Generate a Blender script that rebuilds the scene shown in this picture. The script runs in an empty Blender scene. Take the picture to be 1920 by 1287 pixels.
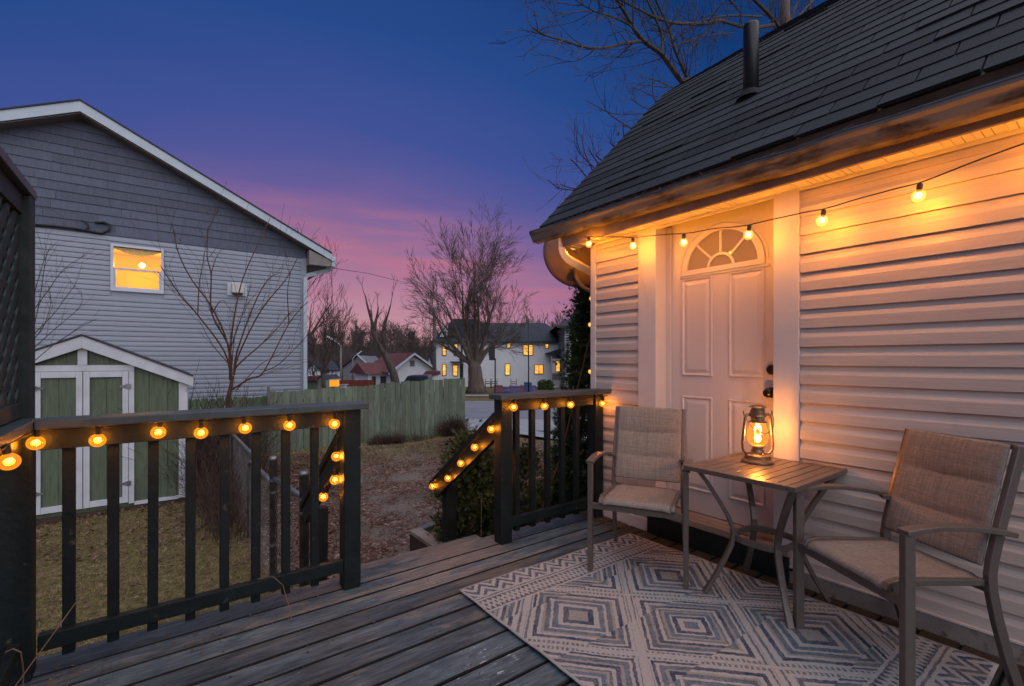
import bpy, math, random
import numpy as np
from mathutils import Vector, Matrix, noise
R = random.Random(7)
sc = bpy.context.scene

# ------------------------------------------------------------------ camera
F = 879.0; TH = math.atan(650/879.0); SN = math.sin(TH); CS = math.cos(TH); EYE = 1.24
cd = bpy.data.cameras.new('camera'); cam = bpy.data.objects.new('camera', cd)
sc.collection.objects.link(cam); sc.camera = cam
cam.location = (0, 0, EYE); cam.rotation_euler = (math.radians(90), 0, -TH)
cd.sensor_width = 36; cd.lens = 36*F/1920; cd.shift_y = (674-643.5)/1920
cd.clip_start = 0.05; cd.clip_end = 2000

# ------------------------------------------------------------------ world
w = bpy.data.worlds.new('World'); sc.world = w; w.use_nodes = True
nt = w.node_tree; nt.nodes.clear()
def lin(c):
    return tuple(((x/255.0)/12.92 if x/255.0 <= .04045 else ((x/255.0+.055)/1.055)**2.4) for x in c)
wo = nt.nodes.new('ShaderNodeOutputWorld'); bg = nt.nodes.new('ShaderNodeBackground')
tc = nt.nodes.new('ShaderNodeTexCoord'); nrm = nt.nodes.new('ShaderNodeVectorMath'); nrm.operation = 'NORMALIZE'
nt.links.new(tc.outputs['Generated'], nrm.inputs[0])
sep = nt.nodes.new('ShaderNodeSeparateXYZ'); nt.links.new(nrm.outputs[0], sep.inputs[0])
def ramp(nt, fac, stops, interp='LINEAR'):
    r = nt.nodes.new('ShaderNodeValToRGB'); r.color_ramp.interpolation = interp
    el = r.color_ramp.elements
    while len(el) < len(stops): el.new(0.5)
    for e, (p, c) in zip(el, stops):
        e.position = p; e.color = (*c, 1) if len(c) == 3 else c
    if fac is not None: nt.links.new(fac, r.inputs[0])
    return r
def mth(nt, op, a, b=None, c=None, clamp=False):
    m = nt.nodes.new('ShaderNodeMath'); m.operation = op; m.use_clamp = clamp
    for i, v in enumerate((a, b, c)):
        if v is None: continue
        if isinstance(v, (int, float)): m.inputs[i].default_value = v
        else: nt.links.new(v, m.inputs[i])
    return m.outputs[0]
def mixc(nt, fac, a, b, blend='MIX'):
    m = nt.nodes.new('ShaderNodeMix'); m.data_type = 'RGBA'; m.blend_type = blend
    for s, v in ((m.inputs[0], fac), (m.inputs[6], a), (m.inputs[7], b)):
        if isinstance(v, (int, float)): s.default_value = v
        elif isinstance(v, tuple): s.default_value = (*v[:3], 1)
        else: nt.links.new(v, s)
    return m.outputs[2]
# wispy banding: elevation disturbed by noise stretched along the horizon
mp = nt.nodes.new('ShaderNodeMapping'); mp.inputs['Scale'].default_value = (1.6, 1.6, 9.0)
nt.links.new(nrm.outputs[0], mp.inputs[0])
nz = nt.nodes.new('ShaderNodeTexNoise'); nz.inputs['Scale'].default_value = 1.3; nz.inputs['Detail'].default_value = 5
nt.links.new(mp.outputs[0], nz.inputs['Vector'])
a0 = math.atan((640-960)/F); gd = (SN*math.cos(a0)+CS*math.sin(a0), CS*math.cos(a0)-SN*math.sin(a0))
dt = nt.nodes.new('ShaderNodeVectorMath'); dt.operation = 'DOT_PRODUCT'
nt.links.new(nrm.outputs[0], dt.inputs[0]); dt.inputs[1].default_value = (gd[0], gd[1], 0.0)
# the dusk arch is highest where the sun set and sinks to both sides
hz = mth(nt, 'SQRT', mth(nt, 'MAXIMUM', mth(nt, 'SUBTRACT', 1.0, mth(nt, 'MULTIPLY', sep.outputs[2], sep.outputs[2])), 0.0))
sink = mth(nt, 'MINIMUM', mth(nt, 'MULTIPLY', mth(nt, 'SUBTRACT', hz, dt.outputs['Value']), .95), .34)
elv = mth(nt, 'ADD', mth(nt, 'ADD', sep.outputs[2], sink), mth(nt, 'MULTIPLY', mth(nt, 'SUBTRACT', nz.outputs[0], .5), .07))
base = ramp(nt, elv, [(0.0, lin((214, 160, 156))), (.07, lin((198, 150, 160))), (.15, lin((168, 128, 158))), (.23, lin((130, 108, 154))),
                      (.32, lin((98, 92, 154))), (.43, lin((66, 82, 150))), (.56, lin((40, 74, 140))), (.76, lin((18, 56, 112)))])
# the rose glow of the sunset sits round the azimuth where the sun went down (left of the view axis)
az = mth(nt, 'MULTIPLY', mth(nt, 'SUBTRACT', dt.outputs['Value'], .62), 3.0, clamp=True)
mp2 = nt.nodes.new('ShaderNodeMapping'); mp2.inputs['Scale'].default_value = (2.2, 2.2, 22.0); mp2.inputs['Rotation'].default_value = (.05, .04, 0)
nt.links.new(nrm.outputs[0], mp2.inputs[0])
nz2 = nt.nodes.new('ShaderNodeTexNoise'); nz2.inputs['Scale'].default_value = 1.5; nz2.inputs['Detail'].default_value = 6; nz2.inputs['Distortion'].default_value = .6
nt.links.new(mp2.outputs[0], nz2.inputs['Vector'])
streak = ramp(nt, nz2.outputs[0], [(.38, (.35,)*3), (.62, (1.0,)*3)])
band0 = ramp(nt, elv, [(0.0, (.3,)*3), (.08, (.3,)*3), (.15, (.6,)*3), (.22, (1,)*3), (.27, (.55,)*3), (.33, (.15,)*3), (.38, (.0,)*3)])
band = nt.nodes.new('ShaderNodeMix'); band.data_type = 'RGBA'; band.blend_type = 'MULTIPLY'; band.inputs[0].default_value = 1
nt.links.new(band0.outputs[0], band.inputs[6]); nt.links.new(streak.outputs[0], band.inputs[7])
fac = mth(nt, 'MULTIPLY', az, band.outputs[2])
col = mixc(nt, mth(nt, 'MULTIPLY', fac, .66), base.outputs[0], lin((200, 116, 136)))
# below the horizon the dome stays a dull dusk brown
below = mth(nt, 'LESS_THAN', sep.outputs[2], -0.01)
col = mixc(nt, below, col, lin((60, 52, 60)))
nt.links.new(col, bg.inputs[0]); bg.inputs[1].default_value = 1.0
nt.links.new(bg.outputs[0], wo.inputs[0])

# ------------------------------------------------------------------ dusk skylight: one very broad weak sun
sl = bpy.data.lights.new('dusk_light', 'SUN'); sl.energy = 3.5; sl.angle = math.radians(120); sl.color = (.97, .965, 1.0)
so = bpy.data.objects.new('dusk_light', sl); sc.collection.objects.link(so)
so.rotation_euler = (math.radians(44), 0, math.radians(6))
sc.view_settings.view_transform = 'Standard'; sc.view_settings.look = 'None'
sc.view_settings.exposure = 0.0; sc.view_settings.gamma = 1.0; sc.view_settings.use_curve_mapping = False
sc.cycles.max_bounces = 6; sc.cycles.transparent_max_bounces = 12; sc.cycles.use_adaptive_sampling = True
sc.cycles.sample_clamp_indirect = 4.0; sc.cycles.use_denoising = True
sc.cycles.caustics_reflective = False; sc.cycles.caustics_refractive = False

BULB_W, UPPER_W, LANTERN_W = 1.2, 10.5, 7.2

# ------------------------------------------------------------------ measured-place helpers
def RD(r, d): return (d*SN + r*CS, d*CS - r*SN)          # right / depth of the street plan -> world plan
def at(px, py, X=None, Y=None, Z=None, d=None):
    a = (px-960)/F; b = -(py-674)/F; vx = SN+a*CS; vy = CS-a*SN
    if X is not None: d = X/vx
    elif Y is not None: d = Y/vy
    elif Z is not None: d = (Z-EYE)/b
    return Vector((vx*d, vy*d, EYE+b*d))
def ground_z(x, y):
    d = x*SN+y*CS
    return -0.75 - 0.022*(min(max(d, 5), 62)-5)

# ------------------------------------------------------------------ object helpers
def link(o): sc.collection.objects.link(o); return o
def tag(o, label=None, cat=None, group=None, kind=None):
    if label: o['label'] = label
    if cat: o['category'] = cat
    if group: o['group'] = group
    if kind: o['kind'] = kind
    return o
def empty(name, loc, rz=0, **k):
    o = bpy.data.objects.new(name, None); link(o); o.location = loc; o.rotation_euler = (0, 0, rz); o.empty_display_size = .1
    return tag(o, **k)
WORLD = {}
def wpos(p):
    v = Vector((0, 0, 0))
    while p is not None: v += Vector(p.location); p = p.parent
    return v
def put(name, me, parent=None, loc=(0, 0, 0), local=False):
    """loc is in the world unless local; things whose empties are turned are built local"""
    o = bpy.data.objects.new(name, me); link(o)
    if parent is not None:
        o.parent = parent
        o.location = Vector(loc) if local else Vector(loc)-wpos(parent)
    else: o.location = loc
    return o

class G:
    def __init__(s): s.v = []; s.f = []
    def add(s, v, f):
        n = len(s.v); s.v += [tuple(p) for p in v]; s.f += [tuple(i+n for i in q) for q in f]; return s
    def box(s, x0, x1, y0, y1, z0, z1):
        return s.add([(x0,y0,z0),(x1,y0,z0),(x1,y1,z0),(x0,y1,z0),(x0,y0,z1),(x1,y0,z1),(x1,y1,z1),(x0,y1,z1)],
            [(0,3,2,1),(4,5,6,7),(0,1,5,4),(1,2,6,5),(2,3,7,6),(3,0,4,7)])
    def prism(s, prof, axis, a, b):
        """closed profile (2D list) extruded along axis 'x','y' or 'z' from a to b"""
        n = len(prof)
        def P(p, t): return {'x': (t, p[0], p[1]), 'y': (p[0], t, p[1]), 'z': (p[0], p[1], t)}[axis]
        v = [P(p, a) for p in prof]+[P(p, b) for p in prof]
        f = [(i, (i+1) % n, (i+1) % n+n, i+n) for i in range(n)]+[tuple(range(n))[::-1], tuple(range(n, 2*n))]
        return s.add(v, f)
    def tube(s, pts, rad, n=6, cap=True, flat=None):
        """tube along pts; rad number or list; flat=(w,h,side) gives a rectangular section"""
        pts = [Vector(p) for p in pts]; m = len(pts); v = []
        up0 = None
        for i, p in enumerate(pts):
            t = (pts[min(i+1, m-1)]-pts[max(i-1, 0)]); t = t.normalized() if t.length > 1e-9 else Vector((0, 0, 1))
            if flat:
                sd = Vector(flat[2]); sd = (sd-t*sd.dot(t)).normalized(); up = t.cross(sd)
                wd, h = flat[0]/2, flat[1]/2
                v += [p+sd*a*wd+up*b*h for a, b in ((-1,-1),(1,-1),(1,1),(-1,1))]
            else:
                if up0 is None: up0 = t.orthogonal().normalized()
                a = (up0-t*up0.dot(t)); a = a.normalized() if a.length > 1e-6 else t.orthogonal().normalized(); up0 = a
                b = t.cross(a); r = rad[i] if isinstance(rad, (list, tuple)) else rad
                v += [p+a*r*math.cos(2*math.pi*k/n)+b*r*math.sin(2*math.pi*k/n) for k in range(n)]
        if flat: n = 4
        f = [(i*n+k, i*n+(k+1) % n, (i+1)*n+(k+1) % n, (i+1)*n+k) for i in range(m-1) for k in range(n)]
        if cap: f += [tuple(range(n))[::-1], tuple((m-1)*n+k for k in range(n))]
        return s.add(v, f)
    def lathe(s, prof, c=(0, 0, 0), n=20, sx=1, sy=1):
        v = [(c[0]+r*sx*math.cos(2*math.pi*k/n), c[1]+r*sy*math.sin(2*math.pi*k/n), c[2]+z) for r, z in prof for k in range(n)]
        m = len(prof)
        f = [(i*n+k, i*n+(k+1) % n, (i+1)*n+(k+1) % n, (i+1)*n+k) for i in range(m-1) for k in range(n)]
        f += [tuple(range(n))[::-1], tuple((m-1)*n+k for k in range(n))]
        return s.add(v, f)
    def grid(s, fn, nu, nv):
        v = [fn(i/nu, j/nv) for j in range(nv+1) for i in range(nu+1)]
        f = [(j*(nu+1)+i, j*(nu+1)+i+1, (j+1)*(nu+1)+i+1, (j+1)*(nu+1)+i) for j in range(nv) for i in range(nu)]
        return s.add(v, f)
    def ball(s, c, r, n=12, m=8, sz=1):
        v = [(c[0], c[1], c[2]-r*sz)]
        for j in range(1, m):
            a = -math.pi/2+math.pi*j/m
            v += [(c[0]+r*math.cos(a)*math.cos(2*math.pi*k/n), c[1]+r*math.cos(a)*math.sin(2*math.pi*k/n), c[2]+r*sz*math.sin(a)) for k in range(n)]
        v.append((c[0], c[1], c[2]+r*sz)); L = len(v)-1
        f = [(0, 1+(k+1) % n, 1+k) for k in range(n)]+[(L, L-n+k, L-n+(k+1) % n) for k in range(n)]
        f += [(1+j*n+k, 1+j*n+(k+1) % n, 1+(j+1)*n+(k+1) % n, 1+(j+1)*n+k) for j in range(m-2) for k in range(n)]
        return s.add(v, f)
    def mesh(s, name, mat, smooth=False):
        me = bpy.data.meshes.new(name); me.from_pydata(s.v, [], s.f)
        if mat is not None: me.materials.append(mat)
        if smooth: me.polygons.foreach_set('use_smooth', [True]*len(me.polygons))
        me.update(); return me
    def obj(s, name, mat, parent=None, smooth=False, bevel=0, fix=True, local=False):
        off = Vector((0, 0, 0))
        if parent is not None and not local: off = wpos(parent)
        if off.length: s.v = [(a-off.x, b-off.y, c-off.z) for a, b, c in s.v]
        me = s.mesh(name, mat, smooth)
        if fix:
            import bmesh
            bm = bmesh.new(); bm.from_mesh(me); bmesh.ops.recalc_face_normals(bm, faces=bm.faces); bm.to_mesh(me); bm.free()
        o = bpy.data.objects.new(name, me); link(o)
        if parent is not None: o.parent = parent
        if bevel:
            b = o.modifiers.new('bevel', 'BEVEL'); b.width = bevel; b.segments = 2; b.limit_method = 'ANGLE'
        return o

# ------------------------------------------------------------------ materials
def newmat(name):
    m = bpy.data.materials.new(name); m.use_nodes = True; t = m.node_tree
    b = t.nodes['Principled BSDF']; return m, t, b
def coords(t, kind='pos', scale=(1, 1, 1)):
    if kind == 'pos': g = t.nodes.new('ShaderNodeNewGeometry').outputs['Position']
    else: g = t.nodes.new('ShaderNodeTexCoord').outputs['Object']
    mp = t.nodes.new('ShaderNodeMapping'); mp.inputs['Scale'].default_value = scale
    t.links.new(g, mp.inputs[0]); return mp.outputs[0]
def noisen(t, vec, scale, detail=4, rough=.55, dist=0):
    n = t.nodes.new('ShaderNodeTexNoise'); n.inputs['Scale'].default_value = scale; n.inputs['Detail'].default_value = detail
    n.inputs['Roughness'].default_value = rough; n.inputs['Distortion'].default_value = dist
    t.links.new(vec, n.inputs['Vector']); return n.outputs[0]
def bumpn(t, b, h, strength=.3, dist=.01):
    n = t.nodes.new('ShaderNodeBump'); n.inputs['Strength'].default_value = strength; n.inputs['Distance'].default_value = dist
    t.links.new(h, n.inputs['Height']); t.links.new(n.outputs[0], b.inputs['Normal'])
def objrand(t, lo, hi):
    o = t.nodes.new('ShaderNodeObjectInfo'); mr = t.nodes.new('ShaderNodeMapRange')
    mr.inputs[3].default_value = lo; mr.inputs[4].default_value = hi; t.links.new(o.outputs['Random'], mr.inputs[0]); return mr.outputs[0]
def plain(name, c, rough=.6, var=.25, scale=8, bump=.15, bscale=None, metal=0, stretch=(1, 1, 1), spec=.4, kind='pos', rnd=0.0, dirt=None, bdist=.004):
    m, t, b = newmat(name); v = coords(t, kind, stretch); n = noisen(t, v, scale, 6)
    lo = tuple(x*(1-var) for x in c); hi = tuple(x*(1+var) for x in c)
    rr = ramp(t, n, [(.3, lo), (.7, hi)]); col = rr.outputs[0]
    if rnd:
        s = objrand(t, 1-rnd, 1+rnd); hs = t.nodes.new('ShaderNodeHueSaturation'); t.links.new(s, hs.inputs['Value']); t.links.new(col, hs.inputs['Color']); col = hs.outputs[0]
    if dirt:
        dn = noisen(t, coords(t, kind, dirt[2]), dirt[1], 6, .65); f = ramp(t, dn, [(dirt[3], (0, 0, 0)), (dirt[4], (1, 1, 1))])
        col = mixc(t, f.outputs[0], col, dirt[0])
    t.links.new(col, b.inputs['Base Color']); b.inputs['Roughness'].default_value = rough; b.inputs['Metallic'].default_value = metal
    b.inputs['Specular IOR Level'].default_value = spec
    if bump: bumpn(t, b, noisen(t, v, bscale or scale*4, 4), bump, bdist)
    return m
def emit(name, c, s):
    m, t, b = newmat(name); b.inputs['Base Color'].default_value = (*c, 1); b.inputs['Emission Color'].default_value = (*c, 1)
    b.inputs['Emission Strength'].default_value = s; return m

# painted deck: slate-blue paint worn to grey-brown timber, bare and brown by the wall
def deck_mat():
    m, t, b = newmat('deck_paint')
    off = t.nodes.new('ShaderNodeObjectInfo'); cb = t.nodes.new('ShaderNodeCombineXYZ')
    t.links.new(mth(t, 'MULTIPLY', off.outputs['Random'], 37.0), cb.inputs[0]); t.links.new(mth(t, 'MULTIPLY', off.outputs['Random'], 11.0), cb.inputs[2])
    g = t.nodes.new('ShaderNodeNewGeometry'); ad = t.nodes.new('ShaderNodeVectorMath'); ad.operation = 'ADD'
    t.links.new(g.outputs['Position'], ad.inputs[0]); t.links.new(cb.outputs[0], ad.inputs[1])
    def mapped(s):
        mp = t.nodes.new('ShaderNodeMapping'); mp.inputs['Scale'].default_value = s; t.links.new(ad.outputs[0], mp.inputs[0]); return mp.outputs[0]
    grain = noisen(t, mapped((2.6, 26, 10)), 1.6, 10, .66, 1.6)
    patch = noisen(t, mapped((2.0, 7, 3)), 1.7, 5, .6, .8)
    wear = noisen(t, mapped((1.3, 6, 3)), 1.5, 7, .68, .4)
    sp = t.nodes.new('ShaderNodeSeparateXYZ'); t.links.new(g.outputs['Position'], sp.inputs[0])
    paint = ramp(t, mth(t, 'ADD', mth(t, 'MULTIPLY', grain, .55), mth(t, 'MULTIPLY', patch, .45)), [(.36, (.016, .026, .034)), (.47, (.042, .064, .082)), (.55, (.072, .100, .122)), (.66, (.150, .185, .205))])
    wood = ramp(t, grain, [(.28, (.040, .036, .034)), (.5, (.12, .112, .105)), (.78, (.24, .225, .21))])
    # more wear where people walk: in front of the steps
    dx = mth(t, 'SUBTRACT', sp.outputs[0], 1.35); dy = mth(t, 'SUBTRACT', sp.outputs[1], 2.65)
    dd = mth(t, 'SQRT', mth(t, 'ADD', mth(t, 'MULTIPLY', dx, dx), mth(t, 'MULTIPLY', mth(t, 'MULTIPLY', dy, dy), 1.6)))
    near = mth(t, 'MULTIPLY', mth(t, 'SUBTRACT', 1.15, dd), .22, clamp=True)
    f = ramp(t, mth(t, 'ADD', wear, near), [(.60, (0, 0, 0)), (.67, (1, 1, 1))])
    col = mixc(t, f.outputs[0], paint.outputs[0], wood.outputs[0])
    bw = mth(t, 'MULTIPLY', mth(t, 'SUBTRACT', mth(t, 'ADD', sp.outputs[0], mth(t, 'MULTIPLY', wear, .35)), 2.72), 7, clamp=True)
    col = mixc(t, bw, col, mixc(t, grain, (.010, .007, .005), (.060, .040, .026)))
    # white paint splashes by the rug
    sx = mth(t, 'SUBTRACT', sp.outputs[0], 1.06); sy = mth(t, 'SUBTRACT', sp.outputs[1], 1.60)
    sd = mth(t, 'SQRT', mth(t, 'ADD', mth(t, 'MULTIPLY', sx, sx), mth(t, 'MULTIPLY', sy, sy)))
    sn = noisen(t, coords(t, 'pos', (14, 30, 1)), 1.5, 6, .7)
    spl = mth(t, 'GREATER_THAN', mth(t, 'SUBTRACT', sn, mth(t, 'MULTIPLY', sd, .55)), .565)
    spl = mth(t, 'MULTIPLY', spl, mth(t, 'LESS_THAN', sd, .24))
    col = mixc(t, mth(t, 'MULTIPLY', spl, .8), col, (.42, .44, .52))
    br = mth(t, 'ADD', .68, mth(t, 'MULTIPLY', off.outputs['Random'], .62))
    hs = t.nodes.new('ShaderNodeHueSaturation'); t.links.new(br, hs.inputs['Value']); t.links.new(col, hs.inputs['Color'])
    t.links.new(hs.outputs[0], b.inputs['Base Color'])
    b.inputs['Specular IOR Level'].default_value = .45
    t.links.new(mth(t, 'ADD', .42, mth(t, 'MULTIPLY', wear, .4)), b.inputs['Roughness'])
    bumpn(t, b, mth(t, 'ADD', grain, mth(t, 'MULTIPLY', wear, .8)), .75, .004)
    return m
M = {}
M['deck'] = deck_mat()
M['board_edge_shade'] = plain('board_edge_shade', (.012, .010, .009), .9, .4, 9, .3)
M['green_black'] = plain('rail_paint', (.007, .012, .013), .5, .35, 9, .5, 40, stretch=(1, 1, 1), spec=.28,
                         dirt=((.085, .075, .06), 14, (1, 1, 1), .66, .75))
M['rail_top'] = plain('rail_top_paint', (.050, .064, .070), .45, .35, 6, .4, 30, stretch=(1, 4, 1), spec=.5,
                      dirt=((.020, .026, .028), 5, (1, 4, 1), .56, .66))
def siding_mat(name, c, grainax=(1, 1, 1), var=.07, dirt=(.30, .27, .25)):
    return plain(name, c, .42, var, 3, .35, 6, stretch=grainax, spec=.45, dirt=(dirt, 2.2, (1, 1, 1), .60, .95), rnd=.035, bdist=.003)
M['siding'] = siding_mat('vinyl_siding', (.47, .395, .36), (1, 1.2, 22))
M['trim'] = plain('white_trim', (.58, .515, .50), .45, .05, 4, .05, 20, dirt=((.30, .25, .21), 3, (1, 1, .3), .62, .95))
M['door'] = plain('white_door', (.56, .49, .485), .38, .04, 3, .04, 60, dirt=((.32, .27, .23), 2.5, (1, 1, .6), .62, .95))
M['bronze'] = plain('dark_bronze', (.05, .04, .035), .3, .2, 20, .05, metal=.9)
M['gutter'] = plain('weathered_gutter', (.20, .165, .14), .42, .18, 3, .1, 30, stretch=(1, 1, 6), dirt=((.050, .030, .020), 4, (1, 1.0, 4), .47, .64))
M['fascia'] = plain('fascia_brown', (.20, .15, .12), .5, .25, 8, .1)
M['soffit'] = plain('soffit_vinyl', (.62, .57, .52), .5, .08, 8, .1)
M['foundation'] = plain('skirt_board', (.22, .19, .17), .7, .3, 7, .5, 30, dirt=((.05, .04, .03), 9, (1, 1, 1), .58, .7))
M['blackstep'] = plain('step_paint', (.010, .016, .016), .4, .3, 10, .3)
M['sillwood'] = plain('sill_wood', (.27, .20, .155), .6, .35, 3, .6, 8, stretch=(14, 1, 8), dirt=((.05, .04, .03), 4, (6, 1, 1), .58, .7))
def shingle_mat(name, c):
    m, t, b = newmat(name); v = coords(t, 'pos')
    n1 = noisen(t, v, 260, 2); n2 = noisen(t, v, 5, 4)
    col = ramp(t, n1, [(.35, tuple(x*.45 for x in c)), (.65, tuple(x*1.7 for x in c))]).outputs[0]
    col = mixc(t, mth(t, 'MULTIPLY', n2, .6), col, tuple(x*.6 for x in c))
    hs = t.nodes.new('ShaderNodeHueSaturation'); t.links.new(objrand(t, .58, 1.45), hs.inputs['Value']); t.links.new(col, hs.inputs['Color'])
    t.links.new(hs.outputs[0], b.inputs['Base Color']); b.inputs['Roughness'].default_value = .85; b.inputs['Specular IOR Level'].default_value = .3
    bumpn(t, b, n1, .5, .003); return m
M['shingle'] = shingle_mat('asphalt_shingle', (.021, .023, .029))
M['pipe'] = plain('black_pipe', (.012, .012, .013), .4, .3, 10, .05)
M['taupe'] = plain('taupe_metal', (.125, .098, .085), .36, .10, 30, .04, 120, metal=.25, spec=.5, kind='obj')
def fabric():
    m, t, b = newmat('sling_fabric'); tcn = t.nodes.new('ShaderNodeTexCoord').outputs['Object']
    def st(s, sc_, d=3):
        mp = t.nodes.new('ShaderNodeMapping'); mp.inputs['Scale'].default_value = s; t.links.new(tcn, mp.inputs[0]); return noisen(t, mp.outputs[0], sc_, d, .7)
    a = st((700, 30, 30), 1.0); c = st((30, 700, 700), 1.0); f = st((150, 5, 5), 1.0); g = st((5, 150, 150), 1.0)
    s = mth(t, 'ADD', mth(t, 'ADD', a, c), mth(t, 'MULTIPLY', mth(t, 'ADD', f, g), .8))
    s = mth(t, 'DIVIDE', s, 3.6)
    r = ramp(t, s, [(.36, (.10, .082, .07)), (.46, (.19, .155, .132)), (.54, (.26, .215, .185)), (.64, (.36, .31, .27))])
    t.links.new(r.outputs[0], b.inputs['Base Color']); b.inputs['Roughness'].default_value = .8; b.inputs['Specular IOR Level'].default_value = .2
    bumpn(t, b, s, .6, .003); return m
M['fabric'] = fabric()
M['brass'] = plain('aged_brass', (.30, .19, .10), .38, .35, 40, .2, 80, metal=.7, kind='obj')
M['white_paint'] = plain('shed_white', (.50, .51, .54), .6, .10, 5, .3, 25, dirt=((.20, .19, .18), 6, (1, 1, 1), .62, .85))
M['shed_green'] = plain('shed_green', (.094, .118, .074), .75, .22, 4, .5, 12, stretch=(14, 14, 1), dirt=((.05, .055, .035), 2, (1, 1, .6), .55, .85))
M['brownwood'] = plain('brown_wood', (.055, .032, .022), .8, .4, 5, .5, 20, stretch=(1, 8, 8))
M['fence_green'] = plain('fence_green', (.130, .158, .108), .8, .3, 3, .5, 9, stretch=(9, 9, 1), rnd=.26, dirt=((.115, .085, .06), 2.4, (2, 2, .8), .50, .80))
M['fence_dark'] = plain('fence_dark_green', (.085, .12, .065), .8, .3, 3, .5, 9, stretch=(9, 9, 1), rnd=.15)
M['n_siding'] = siding_mat('grey_siding', (.25, .268, .315), (1, 1, 6), .06, (.25, .25, .28))
M['n_shingle'] = plain('cedar_grey', (.082, .092, .128), .75, .2, 4, .5, 10, stretch=(14, 14, 1), rnd=.14)
M['n_trim'] = plain('neighbour_trim', (.40, .45, .50), .5, .08, 4, .05)
M['n_soffit'] = plain('neighbour_soffit', (.20, .17, .155), .6, .1, 8, .05)
M['vinyl'] = plain('vinyl_frame', (.48, .50, .56), .4, .05, 8, .03)
M['ventbeige'] = plain('vent_beige', (.46, .43, .38), .5, .1, 10, .1)
M['galv'] = plain('galvanised', (.20, .21, .215), .42, .3, 14, .2, 60, metal=.7, dirt=((.07, .08, .05), 8, (1, 1, 1), .56, .7))
M['bark'] = plain('bark', (.060, .043, .036), .9, .45, 9, .9, 30, stretch=(1, 1, .25))
M['bark_red'] = plain('bark_red', (.085, .035, .022), .9, .4, 9, .6, 30)
M['bark_grey'] = plain('bark_grey', (.085, .062, .050), .9, .4, 6, .9, 14, stretch=(1, 1, .2))
M['twig'] = plain('dry_twig', (.16, .105, .07), .9, .4, 9, .4, 30)
M['brush'] = plain('brown_brush', (.060, .033, .024), .95, .5, 6, .3, 30)
M['black_cable'] = plain('cable', (.012, .010, .010), .5, .2, 8, 0)
M['plastic_dark'] = plain('socket', (.02, .015, .012), .45, .2, 8, 0)
M['dish'] = plain('dish_grey', (.20, .13, .10), .5, .15, 8, .05)
M['lattice'] = plain('lattice_paint', (.018, .026, .027), .7, .35, 9, .4, 40)
M['needle'] = None
def foliage(name, lo, mid, hi):
    m, t, b = newmat(name); v = coords(t, 'pos'); n = noisen(t, v, 7, 3); n2 = noisen(t, v, 60, 2)
    s = mth(t, 'ADD', mth(t, 'MULTIPLY', n, .6), mth(t, 'MULTIPLY', n2, .4))
    t.links.new(ramp(t, s, [(.35, lo), (.5, mid), (.65, hi)]).outputs[0], b.inputs['Base Color'])
    b.inputs['Roughness'].default_value = .7; b.inputs['Specular IOR Level'].default_value = .25; return m
M['arbor'] = foliage('arborvitae', (.018, .034, .012), (.040, .070, .022), (.085, .120, .038))
M['juniper'] = foliage('juniper', (.028, .036, .012), (.070, .078, .024), (.140, .120, .045))
M['grass'] = foliage('grass_blade', (.11, .080, .032), (.20, .160, .062), (.36, .265, .14))
M['leaf'] = foliage('dead_leaf', (.060, .028, .018), (.125, .065, .045), (.25, .16, .12))
M['concrete'] = plain('concrete', (.27, .27, .29), .8, .15, 2, .3, 20)
M['asphalt'] = plain('street_asphalt', (.17, .17, .20), .85, .12, 1.2, .3, 20)
M['glass_dark'] = plain('dark_glass', (.02, .022, .028), .08, .1, 3, 0, spec=.8)
M['lit'] = emit('lit_window', lin((255, 176, 66)), 1.05)
_t = M['lit'].node_tree; _b = _t.nodes['Principled BSDF']; _n = noisen(_t, coords(_t, 'pos', (1, 1, 1.6)), 2.2, 2)
_t.links.new(ramp(_t, _n, [(.35, lin((236, 140, 40))), (.5, lin((255, 180, 70))), (.65, lin((255, 205, 110)))]).outputs[0], _b.inputs['Emission Color'])
_t.links.new(objrand(_t, .75, 1.15), _b.inputs['Emission Strength'])
M['f_white'] = plain('far_white', (.66, .66, .68), .6, .06, 1, .1)
M['f_roof'] = plain('far_roof', (.030, .034, .046), .85, .15, 2, .2)
M['f_red'] = plain('far_red_roof', (.115, .040, .040), .85, .2, 2, .2)
M['f_grey'] = plain('far_grey', (.15, .15, .17), .8, .15, 2, .1)
M['f_black'] = plain('far_black', (.012, .010, .012), .5, .1, 4, 0)
M['f_blue'] = plain('bin_blue', (.03, .06, .17), .5, .1, 4, 0)
M['f_maroon'] = plain('crate_maroon', (.15, .05, .075), .6, .2, 4, 0)
M['f_purple'] = plain('crate_purple', (.09, .07, .17), .6, .2, 4, 0)
M['f_redfence'] = plain('red_fence', (.16, .030, .022), .8, .2, 4, 0)
M['lamp_pole'] = plain('pole_grey', (.13, .12, .115), .7, .2, 4, .1)
M['hill'] = plain('wood_floor', (.050, .036, .032), 1, .3, .2, 0)
M['wood_far'] = plain('far_wood', (.075, .052, .048), 1, .35, .3, 0)

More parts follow.
